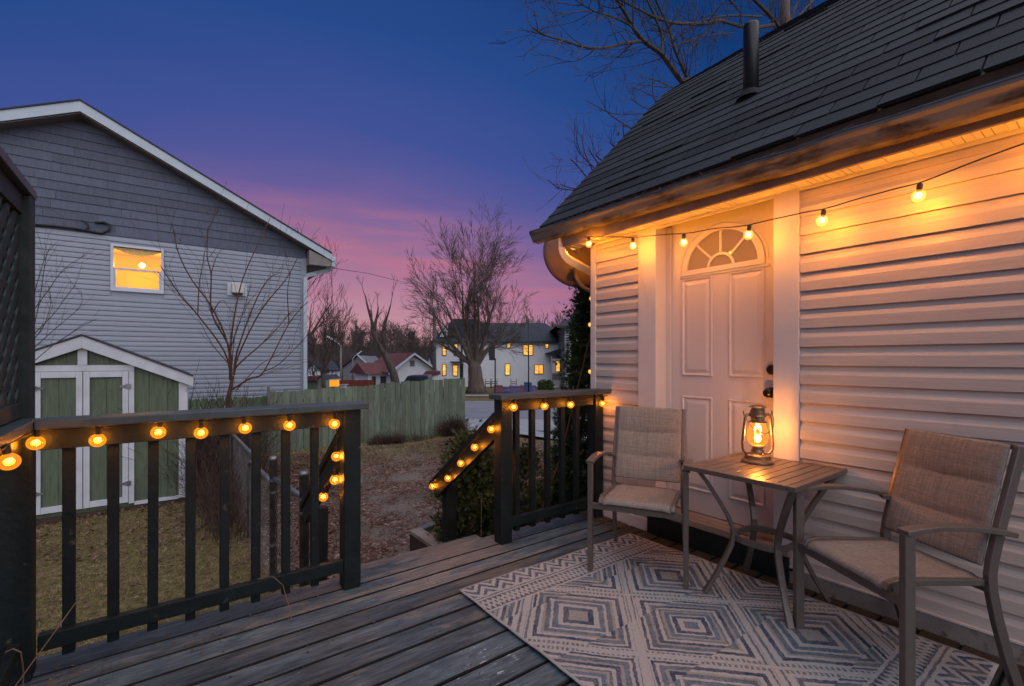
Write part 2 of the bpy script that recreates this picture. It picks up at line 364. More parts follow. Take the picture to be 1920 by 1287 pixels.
# glowing bulb glass: thin amber shell, clear in the middle, brighter towards the rim
def bulbglass(name, tint, e_c, e_edge, s):
    m = bpy.data.materials.new(name); m.use_nodes = True; t = m.node_tree; t.nodes.clear()
    o = t.nodes.new('ShaderNodeOutputMaterial'); lw = t.nodes.new('ShaderNodeLayerWeight'); lw.inputs[0].default_value = .45
    tr = t.nodes.new('ShaderNodeBsdfTransparent'); tr.inputs[0].default_value = (*tint, 1)
    gl = t.nodes.new('ShaderNodeBsdfGlossy'); gl.inputs['Roughness'].default_value = .08
    em = t.nodes.new('ShaderNodeEmission'); em.inputs[1].default_value = s
    t.links.new(ramp(t, lw.outputs['Facing'], [(0, e_c), (1, e_edge)]).outputs[0], em.inputs[0])
    ad = t.nodes.new('ShaderNodeMixShader'); ad.inputs[0].default_value = .06
    t.links.new(tr.outputs[0], ad.inputs[1]); t.links.new(gl.outputs[0], ad.inputs[2])
    a2 = t.nodes.new('ShaderNodeAddShader'); t.links.new(ad.outputs[0], a2.inputs[0]); t.links.new(em.outputs[0], a2.inputs[1])
    t.links.new(a2.outputs[0], o.inputs[0]); return m
M['bulb_amber'] = bulbglass('bulb_glass_amber', (.95, .75, .45), (.44, .135, .008), (.74, .24, .014), .95)
M['bulb_clear'] = bulbglass('bulb_glass_clear', (1, .95, .85), (.62, .33, .06), (.42, .20, .03), 1.0)
M['filament'] = emit('filament', (1, .50, .13), 7); M['filament_clear'] = emit('filament_clear', (1, .66, .25), 9)
M['core'] = emit('bulb_core', (1, .55, .22), 1.1)
M['flame'] = emit('flame', (1, .60, .18), 14)
M['lantern_glass'] = bulbglass('lantern_glass', (1, .8, .5), (.36, .13, .012), (.50, .19, .015), .9)
def glassmat():
    m = bpy.data.materials.new('pane_glass'); m.use_nodes = True; t = m.node_tree; b = t.nodes['Principled BSDF']
    b.inputs['Base Color'].default_value = (.10, .11, .10, 1); b.inputs['Roughness'].default_value = .06; b.inputs['Specular IOR Level'].default_value = .9
    v = coords(t, 'pos'); bumpn(t, b, noisen(t, v, 9, 2), .12, .02)
    b.inputs['Base Color'].default_value = (.27, .22, .12, 1); return m
M['pane'] = glassmat()

# rug
def rug_mat():
    m, t, b = newmat('rug_weave')
    uv = t.nodes.new('ShaderNodeAttribute'); uv.attribute_name = 'uvw'
    # slight hand-woven wobble
    wn = t.nodes.new('ShaderNodeTexNoise'); wn.inputs['Scale'].default_value = 45; wn.inputs['Detail'].default_value = 3; t.links.new(uv.outputs['Vector'], wn.inputs['Vector'])
    wv = t.nodes.new('ShaderNodeVectorMath'); wv.operation = 'SUBTRACT'; t.links.new(wn.outputs['Color'], wv.inputs[0]); wv.inputs[1].default_value = (.5,)*3
    ws = t.nodes.new('ShaderNodeVectorMath'); ws.operation = 'SCALE'; ws.inputs['Scale'].default_value = .016; t.links.new(wv.outputs[0], ws.inputs[0])
    wa = t.nodes.new('ShaderNodeVectorMath'); wa.operation = 'ADD'; t.links.new(uv.outputs['Vector'], wa.inputs[0]); t.links.new(ws.outputs[0], wa.inputs[1])
    s = t.nodes.new('ShaderNodeSeparateXYZ'); t.links.new(wa.outputs[0], s.inputs[0]); U, V = s.outputs[0], s.outputs[1]
    s0 = t.nodes.new('ShaderNodeSeparateXYZ'); t.links.new(uv.outputs['Vector'], s0.inputs[0])
    m_ = lambda op, a, bb=None, c=None: mth(t, op, a, bb, c)
    cream = (.385, .352, .338); beige = (.255, .23, .215); grey = (.095, .10, .115); navy = (.020, .036, .076); blue = (.070, .110, .165)
    A = m_('DIVIDE', m_('SUBTRACT', U, .335), .36); B = m_('DIVIDE', m_('SUBTRACT', V, .56), .365)
    p = m_('MULTIPLY', m_('ADD', A, B), .5); q = m_('MULTIPLY', m_('SUBTRACT', A, B), .5)
    def tri(x): return m_('MULTIPLY', m_('ABSOLUTE', m_('SUBTRACT', m_('FRACT', m_('ADD', x, 50.5)), .5)), 2)
    D = m_('MAXIMUM', tri(p), tri(q))
    along = m_('ADD', m_('MULTIPLY', p, 1), q)
    r1 = ramp(t, D, [(0, beige), (.16, beige), (.17, navy), (.27, navy), (.28, cream), (.36, cream), (.37, blue), (.44, grey), (.47, cream), (.51, cream), (.52, blue), (.57, grey), (.61, beige), (.66, cream), (.72, navy), (.79, navy), (.80, cream), (.88, cream), (.885, grey), (.955, grey), (.96, cream)], 'CONSTANT')
    r2 = ramp(t, D, [(0, blue), (.11, blue), (.12, cream), (.20, cream), (.21, navy), (.28, navy), (.29, cream), (.33, blue), (.40, blue), (.41, beige), (.46, grey), (.50, cream), (.56, navy), (.62, navy), (.63, beige), (.68, blue), (.73, grey), (.77, cream), (.82, navy), (.86, navy), (.87, cream), (.90, blue), (.94, cream), (1, cream)], 'CONSTANT')
    par = m_('GREATER_THAN', m_('FRACT', m_('MULTIPLY', m_('FLOOR', m_('ADD', m_('SUBTRACT', p, q), 50.5)), .5)), .25)
    field = mixc(t, par, r1.outputs[0], r2.outputs[0])
    # teeth on the outermost stripe of each diamond
    teeth = m_('GREATER_THAN', m_('FRACT', m_('MULTIPLY', m_('ADD', U, V), 34)), .55)
    rim = m_('MULTIPLY', m_('GREATER_THAN', D, .885), m_('LESS_THAN', D, .955))
    field = mixc(t, m_('MULTIPLY', rim, teeth), field, cream)
    # border at both ends
    ve = m_('MINIMUM', V, m_('SUBTRACT', 1.82, V))
    z1 = m_('MULTIPLY', tri(m_('DIVIDE', U, .118)), .075)
    zz = m_('FRACT', m_('DIVIDE', m_('ADD', m_('SUBTRACT', ve, z1), 1.0), .062))
    zig = ramp(t, zz, [(0, cream), (.30, grey), (.50, navy), (.72, blue), (.80, cream)], 'CONSTANT').outputs[0]
    z2 = tri(m_('DIVIDE', U, .062)); z3 = m_('DIVIDE', m_('SUBTRACT', ve, .185), .065)
    c1 = m_('LESS_THAN', m_('ABSOLUTE', m_('SUBTRACT', z3, z2)), .24); c2 = m_('LESS_THAN', m_('ABSOLUTE', m_('SUBTRACT', z3, m_('SUBTRACT', 1, z2))), .24)
    chain = mixc(t, m_('MAXIMUM', c1, c2), mixc(t, teeth, navy, grey), cream)
    sel = ramp(t, ve, [(0, (0,)*3), (.130/.5, (.3,)*3), (.143/.5, (.6,)*3), (.155/.5, (.3,)*3), (.168/.5, (1,)*3)], 'CONSTANT')
    ve2 = m_('MULTIPLY', ve, 2.0); t.links.new(ve2, sel.inputs[0])
    line = m_('LESS_THAN', m_('ABSOLUTE', m_('SUBTRACT', ve, .150)), .019)
    linec = mixc(t, m_('LESS_THAN', m_('ABSOLUTE', m_('SUBTRACT', ve, .150)), .005), cream, grey)
    bord = mixc(t, m_('GREATER_THAN', ve, .150), zig, chain); bord = mixc(t, line, bord, linec)
    e2 = m_('GREATER_THAN', ve, .266)
    bord = mixc(t, e2, bord, cream)
    col = mixc(t, m_('GREATER_THAN', ve, .280), bord, field)
    edge = m_('MINIMUM', m_('MINIMUM', s0.outputs[0], m_('SUBTRACT', 1.42, s0.outputs[0])), m_('MINIMUM', s0.outputs[1], m_('SUBTRACT', 1.82, s0.outputs[1])))
    col = mixc(t, m_('LESS_THAN', edge, .012), col, cream)
    # worn, hatched yarns
    h = t.nodes.new('ShaderNodeMapping'); h.inputs['Scale'].default_value = (420, 60, 1); h.inputs['Rotation'].default_value = (0, 0, .5); t.links.new(uv.outputs['Vector'], h.inputs[0])
    hn = noisen(t, h.outputs[0], 1.0, 3, .7)
    fade = noisen(t, uv.outputs['Vector'], 9, 4)
    f = ramp(t, m_('ADD', m_('MULTIPLY', hn, .72), m_('MULTIPLY', fade, .3)), [(.46, (0,)*3), (.58, (.85,)*3)])
    col = mixc(t, m_('MULTIPLY', f.outputs[0], .5), col, cream)
    h2 = ramp(t, hn, [(.36, (.55,)*3), (.5, (1,)*3)]); col = mixc(t, .8, col, h2.outputs[0], 'MULTIPLY')
    t.links.new(col, b.inputs['Base Color']); b.inputs['Roughness'].default_value = .95; b.inputs['Specular IOR Level'].default_value = .1
    wave = noisen(t, uv.outputs['Vector'], 380, 2); bumpn(t, b, m_('ADD', wave, hn), .5, .003); return m
M['rug'] = rug_mat()

# ground: zones painted per vertex choose gravel / grass / leaf litter
def ground_mat():
    m, t, b = newmat('yard_ground'); a = t.nodes.new('ShaderNodeAttribute'); a.attribute_name = 'zone'
    s = t.nodes.new('ShaderNodeSeparateColor'); t.links.new(a.outputs['Color'], s.inputs[0])
    v = coords(t, 'pos'); n1 = noisen(t, v, 1.6, 6, .65); n2 = noisen(t, v, 22, 5, .7); n3 = noisen(t, v, 90, 2, .6)
    vo = t.nodes.new('ShaderNodeTexVoronoi'); vo.inputs['Scale'].default_value = 34; t.links.new(v, vo.inputs['Vector'])
    vs = t.nodes.new('ShaderNodeSeparateColor'); t.links.new(vo.outputs['Color'], vs.inputs[0])
    leafc = ramp(t, vs.outputs[0], [(0, (.065, .032, .022)), (.4, (.125, .064, .045)), (.8, (.20, .12, .09)), (.95, (.34, .25, .21))]).outputs[0]
    grassc = ramp(t, n2, [(.3, (.058, .044, .020)), (.5, (.14, .108, .045)), (.7, (.24, .18, .09))]).outputs[0]
    grav = ramp(t, n3, [(.3, (.095, .070, .060)), (.5, (.19, .145, .125)), (.72, (.34, .27, .24))]).outputs[0]
    gm = ramp(t, mth(t, 'ADD', s.outputs[0], mth(t, 'MULTIPLY', mth(t, 'SUBTRACT', mth(t, 'ADD', mth(t, 'MULTIPLY', n1, .7), mth(t, 'MULTIPLY', n2, .3)), .5), 2.2)), [(.42, (0,)*3), (.60, (1,)*3)]).outputs[0]
    gr = ramp(t, mth(t, 'ADD', s.outputs[1], mth(t, 'MULTIPLY', mth(t, 'SUBTRACT', mth(t, 'ADD', n1, n2), 1.0), 1.2)), [(.42, (0,)*3), (.60, (1,)*3)]).outputs[0]
    col = mixc(t, gr, leafc, grassc); col = mixc(t, gm, col, grav)
    t.links.new(col, b.inputs['Base Color']); b.inputs['Roughness'].default_value = .95; b.inputs['Specular IOR Level'].default_value = .15
    bumpn(t, b, mth(t, 'ADD', n2, mth(t, 'MULTIPLY', vs.outputs[1], .8)), .9, .03); return m
M['ground'] = ground_mat()

# ================================================================== GROUND
def zones(x, y):
    r = x*CS-y*SN; d = x*SN+y*CS
    yard = 1/(1+math.exp(max(-40, min(40, (x-.75)*6))))                        # lawn left of the wire fence
    # gravel drive: from the steps back towards the street, right of the green fence
    cx = 1.75+.42*(y-4.2); wd = 1.0+.13*(y-4)
    g = max(0, 1-((x-cx)/wd)**2) if 3.2 < y < 15 else 0
    gv = .50*g
    gr = max(yard, .92 if d > 15 else 0, .55 if (y > 9.2 and d < 15) else 0)
    if yard > .5: gv = 0
    return (gv, gr*(1 if gv < .5 else .3), 0)
def axis(lo, hi, fine_lo, fine_hi, step):
    a = list(np.arange(fine_lo, fine_hi+1e-6, step)); s = step; x = fine_lo
    while x > lo: s *= 1.22; x -= s; a.insert(0, x)
    s = step; x = a[-1]
    while x < hi: s *= 1.22; x += s; a.append(x)
    return a
xs = axis(-600, 900, -4, 9, .1); ys = axis(-300, 900, 2.4, 14, .1)
gv = []; zc = []
for y in ys:
    for x in xs:
        z = ground_z(x, y)
        d = x*SN+y*CS
        if -6 < x < 12 and 0 < y < 15 and d < 13.5:
            z += .05*noise.noise((x*.7, y*.7, 0))+.022*noise.noise((x*3.1, y*3.1, 3))+.012*noise.noise((x*9, y*9, 5))
        else: z -= .03
        gv.append((x, y, z)); zc.append(zones(x, y))
nx = len(xs)
gf = [(j*nx+i, j*nx+i+1, (j+1)*nx+i+1, (j+1)*nx+i) for j in range(len(ys)-1) for i in range(nx-1)]
me = bpy.data.meshes.new('ground'); me.from_pydata(gv, [], gf); me.materials.append(M['ground'])
ca = me.color_attributes.new('zone', 'FLOAT_COLOR', 'POINT'); ca.data.foreach_set('color', [c for z in zc for c in (*z, 1)])
me.polygons.foreach_set('use_smooth', [True]*len(me.polygons)); tag(link(bpy.data.objects.new('ground', me)), kind='structure')
def gz(x, y):
    z = ground_z(x, y); d = x*SN+y*CS
    if -6 < x < 12 and 0 < y < 15 and d < 13.5: z += .05*noise.noise((x*.7, y*.7, 0))
    return z
# street, concrete apron and footpath laid across the view (street plan r/d)
def sheet(name, pts, mat, dz):
    g = G(); n = len(pts)
    v = [(*RD(r, d), ground_z(*RD(r, d))+dz) for r, d in pts]
    g.add(v, [tuple(range(n))]); return tag(g.obj(name, mat), kind='structure')
def strip(name, r0, r1, edge0, edge1, mat, dz, n=24, th=0):
    g = G(); v = []
    for i in range(n+1):
        r = r0+(r1-r0)*i/n
        for d in (edge0(r), edge1(r)): v.append((*RD(r, d), ground_z(*RD(r, d))+dz))
    g.add(v, [(2*i, 2*i+1, 2*i+3, 2*i+2) for i in range(n)])
    if th:
        m = len(g.v); g.add([(a, b, c-th) for a, b, c in v], []); g.f += [(2*i, 2*i+2, m+2*i+2, m+2*i) for i in range(n)]+[(2*i+1, m+2*i+1, m+2*i+3, 2*i+3) for i in range(n)]
    return tag(g.obj(name, mat, fix=False), kind='structure')
strip('street', -30, 45, lambda r: 17.6-.02*r, lambda r: 26.0-.03*r, M['asphalt'], .012)
strip('kerb', -30, 45, lambda r: 26.0-.03*r, lambda r: 26.2-.03*r, M['concrete'], .12, th=.2)
strip('concrete_apron', -1.6, 6.5, lambda r: 14.3-.05*r, lambda r: 17.55-.02*r, M['concrete'], .022, n=8)
strip('footpath', .2, 9, lambda r: 13.4-1.05*r if r < 3.2 else 10.0, lambda r: 14.6-1.05*r if r < 3.2 else 11.2, M['concrete'], .07, n=14)
strip('pavement', -25, 40, lambda r: 32.5, lambda r: 34.2, M['concrete'], .035)

# ================================================================== DECK
RAILY = 2.56
deck = empty('deck', (1.2, 1.0, -.75), label='weathered wooden deck with worn slate-blue paint and rows of long boards', cat='deck')
bw = .1405; y = 2.580
row = 0
def board(name, x0, x1, y0, y1, z1, th, mat, parent, wob=.0015, nseg=10):
    """a plank along X with slightly uneven edges and cupped top"""
    g = G(); v = []; rs = R.random()*50
    for i in range(nseg+1):
        x = x0+(x1-x0)*i/nseg; e = wob*noise.noise((x*3, rs, 0))*2; e2 = wob*noise.noise((x*3, rs, 9))*2
        zt = z1+.0025*noise.noise((x*1.2, rs, 4))
        v += [(x, y0+e, zt-th), (x, y1+e2, zt-th), (x, y1+e2, zt-.004), (x, y1-.004+e2, zt), (x, (y0+y1)/2, zt-.0012), (x, y0+.003+e, zt), (x, y0+e, zt-.005)]
    n = 7
    f = [(i*n+k, i*n+(k+1) % n, (i+1)*n+(k+1) % n, (i+1)*n+k) for i in range(nseg) for k in range(n)]+[tuple(range(n))[::-1], tuple(nseg*n+k for k in range(n))]
    g.add(v, f); o = g.obj(name, mat, parent, fix=True)
    if mat == M['deck']:                                # bare edges down in the joints, with the gap shade painted in near black
        o.data.materials.append(M['board_edge_shade'])
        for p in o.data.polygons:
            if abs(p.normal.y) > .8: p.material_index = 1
    return o
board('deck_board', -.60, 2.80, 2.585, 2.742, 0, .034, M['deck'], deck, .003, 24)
yy = 2.580
while yy > -1.6:
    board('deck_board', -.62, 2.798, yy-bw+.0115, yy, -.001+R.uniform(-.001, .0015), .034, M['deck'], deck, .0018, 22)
    yy -= bw
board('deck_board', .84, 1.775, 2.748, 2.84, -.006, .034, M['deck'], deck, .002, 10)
G().box(-.60, 2.80, 2.69, 2.725, -.22, -.036).obj('rim_joist', M['brownwood'], deck)
G().box(-.60, -.565, -1.6, 2.69, -.22, -.036).obj('rim_joist', M['brownwood'], deck)
for x in (-.5, .8, 2.0, 2.7):
    G().box(x-.045, x+.045, 2.60, 2.69, -.95, -.036).obj('support_post', M['brownwood'], deck)
gg = G()
for x in np.arange(-.2, 2.7, .4): gg.box(x-.019, x+.019, -1.6, 2.69, -.20, -.040)
tag(gg.obj('joists', M['brownwood'], deck), kind='stuff')
gg = G(); rs = random.Random(12)
for x in np.arange(-.2, 2.7, .4):
    yq = 2.58
    while yq > -.2:
        for o_ in (.03, .11):
            xx, y_ = x+rs.uniform(-.008, .008), yq-o_+rs.uniform(-.006, .006)
            gg.add([(xx+.0042*math.cos(k*1.0472), y_+.0042*math.sin(k*1.0472), .0012) for k in range(6)], [tuple(range(6))])
        yq -= bw
tag(gg.obj('screws', M['pipe'], deck, fix=False), kind='stuff')

# steps down to the drive
steps = empty('deck_steps', (1.31, 3.0, -.75), label='short flight of wooden steps going down from the deck opening', cat='steps')
for k in range(4):
    G().box(.90, 1.74, 2.86+.25*k, 3.10+.25*k, -.21-.165*k, -.175-.165*k).obj('tread', M['deck'], steps, bevel=.004)
for x in (.86, 1.745):
    G().prism([(2.73, -.10), (2.85, -.10), (3.86, -.76), (3.70, -.80), (2.73, -.30)], 'x', x, x+.036).obj('stringer', M['brownwood'], steps)

# ------------------------------------------------------------------ railings
def rail_run(name, x0, x1, bals, posts, label, capx, group):
    t = empty(name, ((x0+x1)/2, RAILY, 0), label=label, cat='railing', group=group)
    G().box(capx[0], capx[1], 2.495, 2.640, .972, 1.006).obj('rail_cap', M['rail_top'], t, bevel=.004)
    G().box(x0, x1, 2.560, 2.597, .885, .970).obj('top_rail', M['green_black'], t, bevel=.002)
    G().box(x0, x1, 2.560, 2.597, .098, .163).obj('bottom_rail', M['green_black'], t, bevel=.003)
    for p in posts:
        G().box(p[0], p[1], p[2], p[3], p[4], p[5]).obj('post', M['green_black'], t, bevel=.004)
    me = G().box(-.019, .019, .0, .038, .045, .970).mesh('baluster', M['green_black'])
    for b in bals:
        o = put('baluster', me, t, (b, 2.599, 0)); o.rotation_euler = (R.uniform(-.004, .004), R.uniform(-.004, .004), 0)
        bv = o.modifiers.new('bevel', 'BEVEL'); bv.width = .002; bv.segments = 1
    return t
BL = [at(x, 900, Y=2.60).x for x in (128, 212, 286, 357, 421, 480, 537, 591)]; BR_ = [at(x, 900, Y=2.60).x for x in (971, 1001, 1029, 1057, 1083)]
rail_run('deck_railing', -.40, .770, BL, [(.770, .860, 2.553, 2.640, 0.002, .970), (-.505, -.415, 2.553, 2.640, 0.002, .970)],
         'long dark deck railing on the left with eight balusters and a slate cap', (-.40, .885), 'deck railings')
rail_run('deck_railing', 1.890, 2.680, BR_, [(1.800, 1.890, 2.553, 2.640, 0.002, .970), (2.700, 2.785, 2.553, 2.640, 0.002, .970)],
         'short dark deck railing between the steps and the house corner', (1.755, 2.815), 'deck railings')
# side railing running back towards the viewer on the far left
t = empty('deck_railing', (-.46, 1.0, 0), label='dark side railing at the left edge, below the lattice screen', cat='railing', group='deck railings')
G().box(-.540, -.402, -1.5, 2.640, .972, 1.005).obj('rail_cap', M['rail_top'], t, bevel=.004)
G().box(-.478, -.441, -1.5, 2.55, .885, .970).obj('top_rail', M['green_black'], t, bevel=.002)
G().box(-.478, -.441, -1.5, 2.55, .098, .163).obj('bottom_rail', M['green_black'], t, bevel=.003)
me = G().box(-.019, .019, -.019, .019, .045, .970).mesh('baluster', M['green_black'])
for k in range(24): put('baluster', me, t, (-.500, 2.44-.133*k, 0))
# stair handrails with leaning newel posts
for x, lab in ((1.800, 'sloping stair handrail on the right side of the steps, hung with bulbs'), (.775, 'sloping stair handrail on the left side of the steps, behind the corner post')):
    t = empty('stair_handrail', (x+.04, 3.1, -.75), label=lab, cat='handrail', group='stair handrails')
    g = G(); g.tube([(x+.045, 2.642, .862), (x+.045, 3.62, .178)], 0, flat=(.09, .036, (1, 0, 0))); g.obj('handrail_cap', M['green_black'], t, bevel=.003)
    g = G(); g.tube([(x+.030, 2.642, .772), (x+.030, 3.56, .130)], 0, flat=(.036, .115, (1, 0, 0))); g.obj('side_rail', M['green_black'], t, bevel=.002)
    g = G(); g.tube([(x+.098, 3.44, .205), (x+.070, 3.40, -.80)], 0, flat=(.088, .088, (1, 0, 0))); g.obj('newel_post', M['green_black'], t, bevel=.004)

# ------------------------------------------------------------------ lattice privacy screen
t = empty('lattice_screen', (-.46, 1.5, 1.0), label='tall dark lattice privacy screen rising above the left railing', cat='screen')
G().box(-.520, -.432, 2.645, 2.730, -.30, 1.895).obj('post', M['lattice'], t, bevel=.003)
G().box(-.522, -.428, -1.4, 2.735, 1.897, 1.932).obj('top_cap', M['rail_top'], t, bevel=.003)
G().box(-.490, -.455, -1.4, 2.643, 1.815, 1.893).obj('top_rail', M['lattice'], t, bevel=.002)
G().box(-.490, -.455, -1.4, 2.643, 1.010, 1.070).obj('bottom_rail', M['lattice'], t, bevel=.002)
z0, z1 = 1.072, 1.813; h = z1-z0
for side, xx in ((1, -.4785), (-1, -.4705)):
    yb = 2.643+h
    while yb > -1.4:
        a = yb; bq = yb-h                                    # slat runs from (a,z0) to (a-h,z1) or mirrored, clipped
        pts = [(a, z0), (a-.054, z0), (bq-.054, z1), (bq, z1)]
        if side < 0: pts = [(q, z0+z1-z) for q, z in pts]
        if max(p[0] for p in pts) > 2.643:
            # clip against y=2.643
            out = []
            for i in range(4):
                p, q = pts[i], pts[(i+1) % 4]
                if p[0] <= 2.643: out.append(p)
                if (p[0]-2.643)*(q[0]-2.643) < 0:
                    k = (2.643-p[0])/(q[0]-p[0]); out.append((2.643, p[1]+(q[1]-p[1])*k))
            pts = out
        if len(pts) > 2: G().prism(pts, 'x', xx, xx+.007).obj('lattice_slat', M['lattice'], t)
        yb -= .108

# ================================================================== RIGHT HOUSE
house = empty('house', (3.4, 1.5, -.75), label='near house on the right with pale lap siding and a dark steep shingle roof', cat='house')
WX = 2.82; WT = 2.187
G().box(2.965, 9, 1.268, 2.025, -.9, 2.5).obj('wall', M['siding'], house)
G().box(2.822, 9, -3, 1.255, -.9, 2.45).obj('wall', M['siding'], house)
G().box(2.822, 9, 2.075, 2.700, -.9, 2.45).obj('wall', M['siding'], house)
# gable end wall above (seen from beside)
G().prism([(2.82, 2.30), (4.40, 3.96), (9, 7.05), (9, 2.30)], 'y', 2.60, 2.70).obj('gable_wall', M['siding'], house)
# siding boards: dutch-lap courses
CH = .1016
def siding_profile(h, face, out=-.015):
    return [(face, 0), (face+out, 0), (face+out, .004), (face+out*.93, h*.50), (face+out*.60, h*.62), (face+out*.28, h*.74), (face+out*.22, h), (face, h)]
k = -11
def sboard(y0, y1, z, h, jog):
    pr = [(a, z+b) for a, b in siding_profile(h, WX+jog)]
    return G().prism(pr, 'y', y0, y1).obj('siding_board', M['siding'], house)
while True:
    z = 1.207+k*CH
    hh = min(CH, WT-z)
    if hh < .02: break
    sboard(-2.6, 1.132, z, hh, R.uniform(-.0015, .0015))
    sboard(2.222, 2.652, z, hh, R.uniform(-.0015, .0015))
    k += 1
zb = 1.207-11*CH
G().box(2.800, 2.835, 2.654, 2.706, zb-.04, WT).obj('corner_post', M['trim'], house, bevel=.003)
G().box(2.796, 2.822, -2.6, 1.20, zb-.100, zb-.006).obj('skirt_board', M['foundation'], house, bevel=.003)
G().box(2.796, 2.822, 2.13, 2.70, zb-.100, zb-.006).obj('skirt_board', M['trim'], house, bevel=.003)
G().box(2.792, 2.81, -2.6, 1.20, zb-.010, zb-.001).obj('starter_strip', M['trim'], house)
# door surround
G().box(2.796, 2.880, 1.134, 1.268, .06, WT).obj('door_trim', M['trim'], house, bevel=.003)
G().box(2.796, 2.962, 2.067, 2.221, .187, WT).obj('door_trim', M['trim'], house, bevel=.003)
G().box(2.881, 2.96, 1.22, 1.266, .19, WT).obj('door_jamb', M['trim'], house)
G().box(2.915, 2.96, 2.030, 2.066, .19, WT).obj('door_jamb', M['trim'], house)
G().box(2.780, 2.96, 1.18, 2.13, .0, .145).obj('step_riser', M['blackstep'], house, bevel=.003)
G().box(2.760, 2.955, 1.17, 2.135, .147, .186).obj('door_sill', M['sillwood'], house, bevel=.003)
# door: slab with stamped panels and a half-round window
DX = 2.930
door = empty('door', (DX, 1.64, .19)); door.parent = house; door.location = Vector((DX, 1.64, .19))-wpos(house); 
def dobj(g, n, m, **k): return g.obj(n, m, door, **k)
dobj(G().box(DX, DX+.034, 1.262, 2.028, .192, 2.28), 'slab', M['door'])
def stamped(y0, y1, z0, z1):
    """one stamped panel: outer bead, inner raised field with sloping shoulders"""
    g = G(); e = .002
    def ring(a, b, xa, xb):                              # frame between inset a and inset b, depths xa, xb
        c0 = [(xa, y0+a, z0+a), (xa, y1-a, z0+a), (xa, y1-a, z1-a), (xa, y0+a, z1-a)]
        c1 = [(xb, y0+b, z0+b), (xb, y1-b, z0+b), (xb, y1-b, z1-b), (xb, y0+b, z1-b)]
        g.add(c0+c1, [(i, (i+1) % 4, (i+1) % 4+4, i+4) for i in range(4)])
    ring(0, .005, DX-e*.4, DX-.0085); ring(.005, .011, DX-.0085, DX-.0085); ring(.011, .018, DX-.0085, DX-.001)
    ring(.018, .024, DX-.001, DX-.001); ring(.024, .046, DX-.001, DX-.0075)
    g.add([(DX-.0075, y0+.046, z0+.046), (DX-.0075, y1-.046, z0+.046), (DX-.0075, y1-.046, z1-.046), (DX-.0075, y0+.046, z1-.046)], [(0, 1, 2, 3)])
    return dobj(g, 'door_panel', M['door'], fix=False)
for y0, y1 in ((1.375, 1.605), (1.715, 1.945)):
    stamped(y0, y1, 1.125, 1.800); stamped(y0, y1, .34, .985)
FC = (1.655, 1.850); FR = .262; FH = .255
def arc(rad, n=28, a0=0, a1=math.pi): return [(FC[0]+rad*math.cos(a0+(a1-a0)*i/n), FC[1]+rad*FH/FR*math.sin(a0+(a1-a0)*i/n)) for i in range(n+1)]
def arcring(r0, r1, x0, x1, name, par, mat):
    g = G(); a = arc(r0); b_ = arc(r1); n = len(a)
    v = [(x0, *p) for p in a]+[(x0, *p) for p in b_]+[(x1, *p) for p in a]+[(x1, *p) for p in b_]
    f = []
    for i in range(n-1):
        f += [(i, i+1, n+i+1, n+i), (2*n+i, 3*n+i, 3*n+i+1, 2*n+i+1), (i, 2*n+i, 2*n+i+1, i+1), (n+i, n+i+1, 3*n+i+1, 3*n+i)]
    g.add(v, f); return g.obj(name, mat, par)
# the fan window is a sub-part group of the door
arcring(FR-.020, FR+.022, DX-.016, DX-.0005, 'fan_window_frame', door, M['trim'])
arcring(FR+.030, FR+.040, DX-.008, DX-.0005, 'fan_window_frame', door, M['trim'])
dobj(G().box(DX-.016, DX-.0005, FC[0]-FR-.022, FC[0]+FR+.022, FC[1]-.030, FC[1]+.004), 'fan_window_frame', M['trim'])
dobj(G().box(DX-.009, DX-.0005, FC[0]-FR-.042, FC[0]+FR+.042, FC[1]-.045, FC[1]-.0305), 'fan_window_frame', M['trim'])
g = G(); a = arc(FR-.012); g.add([(DX-.002, *p) for p in a], [tuple(range(len(a)))]); dobj(g, 'fan_window_pane', M['pane'], fix=False)
arcring(.078, .094, DX-.012, DX-.002, 'muntin', door, M['trim'])
for ang in (45, 90, 135):
    aa = math.radians(ang); g = G()
    p0 = Vector((DX-.007, FC[0]+.090*math.cos(aa), FC[1]+.088*math.sin(aa))); p1 = Vector((DX-.007, FC[0]+(FR-.012)*math.cos(aa), FC[1]+(FR-.014)*math.sin(aa)))
    g.tube([p0, p1], 0, flat=(.010, .015, (1, 0, 0))); dobj(g, 'muntin', M['trim'])
def xl(prof, c, n=20):                                   # lathe about the X axis, towards -X
    g = G(); v = [(c[0]-z, c[1]+r*math.cos(2*math.pi*k/n), c[2]+r*math.sin(2*math.pi*k/n)) for r, z in prof for k in range(n)]; m = len(prof)
    g.add(v, [(i*n+k, i*n+(k+1) % n, (i+1)*n+(k+1) % n, (i+1)*n+k) for i in range(m-1) for k in range(n)]+[tuple(range(n)), tuple((m-1)*n+k for k in range(n))]); return g
dobj(xl([(.031, 0), (.031, .006), (.026, .010), (.024, .022), (.020, .025), (.001, .025)], (DX, 1.336, 1.178)), 'deadbolt', M['bronze'], smooth=True)
dobj(xl([(.032, 0), (.032, .006), (.015, .012), (.013, .030), (.026, .040), (.029, .052), (.024, .064), (.001, .067)], (DX, 1.336, 1.040)), 'door_knob', M['bronze'], smooth=True)

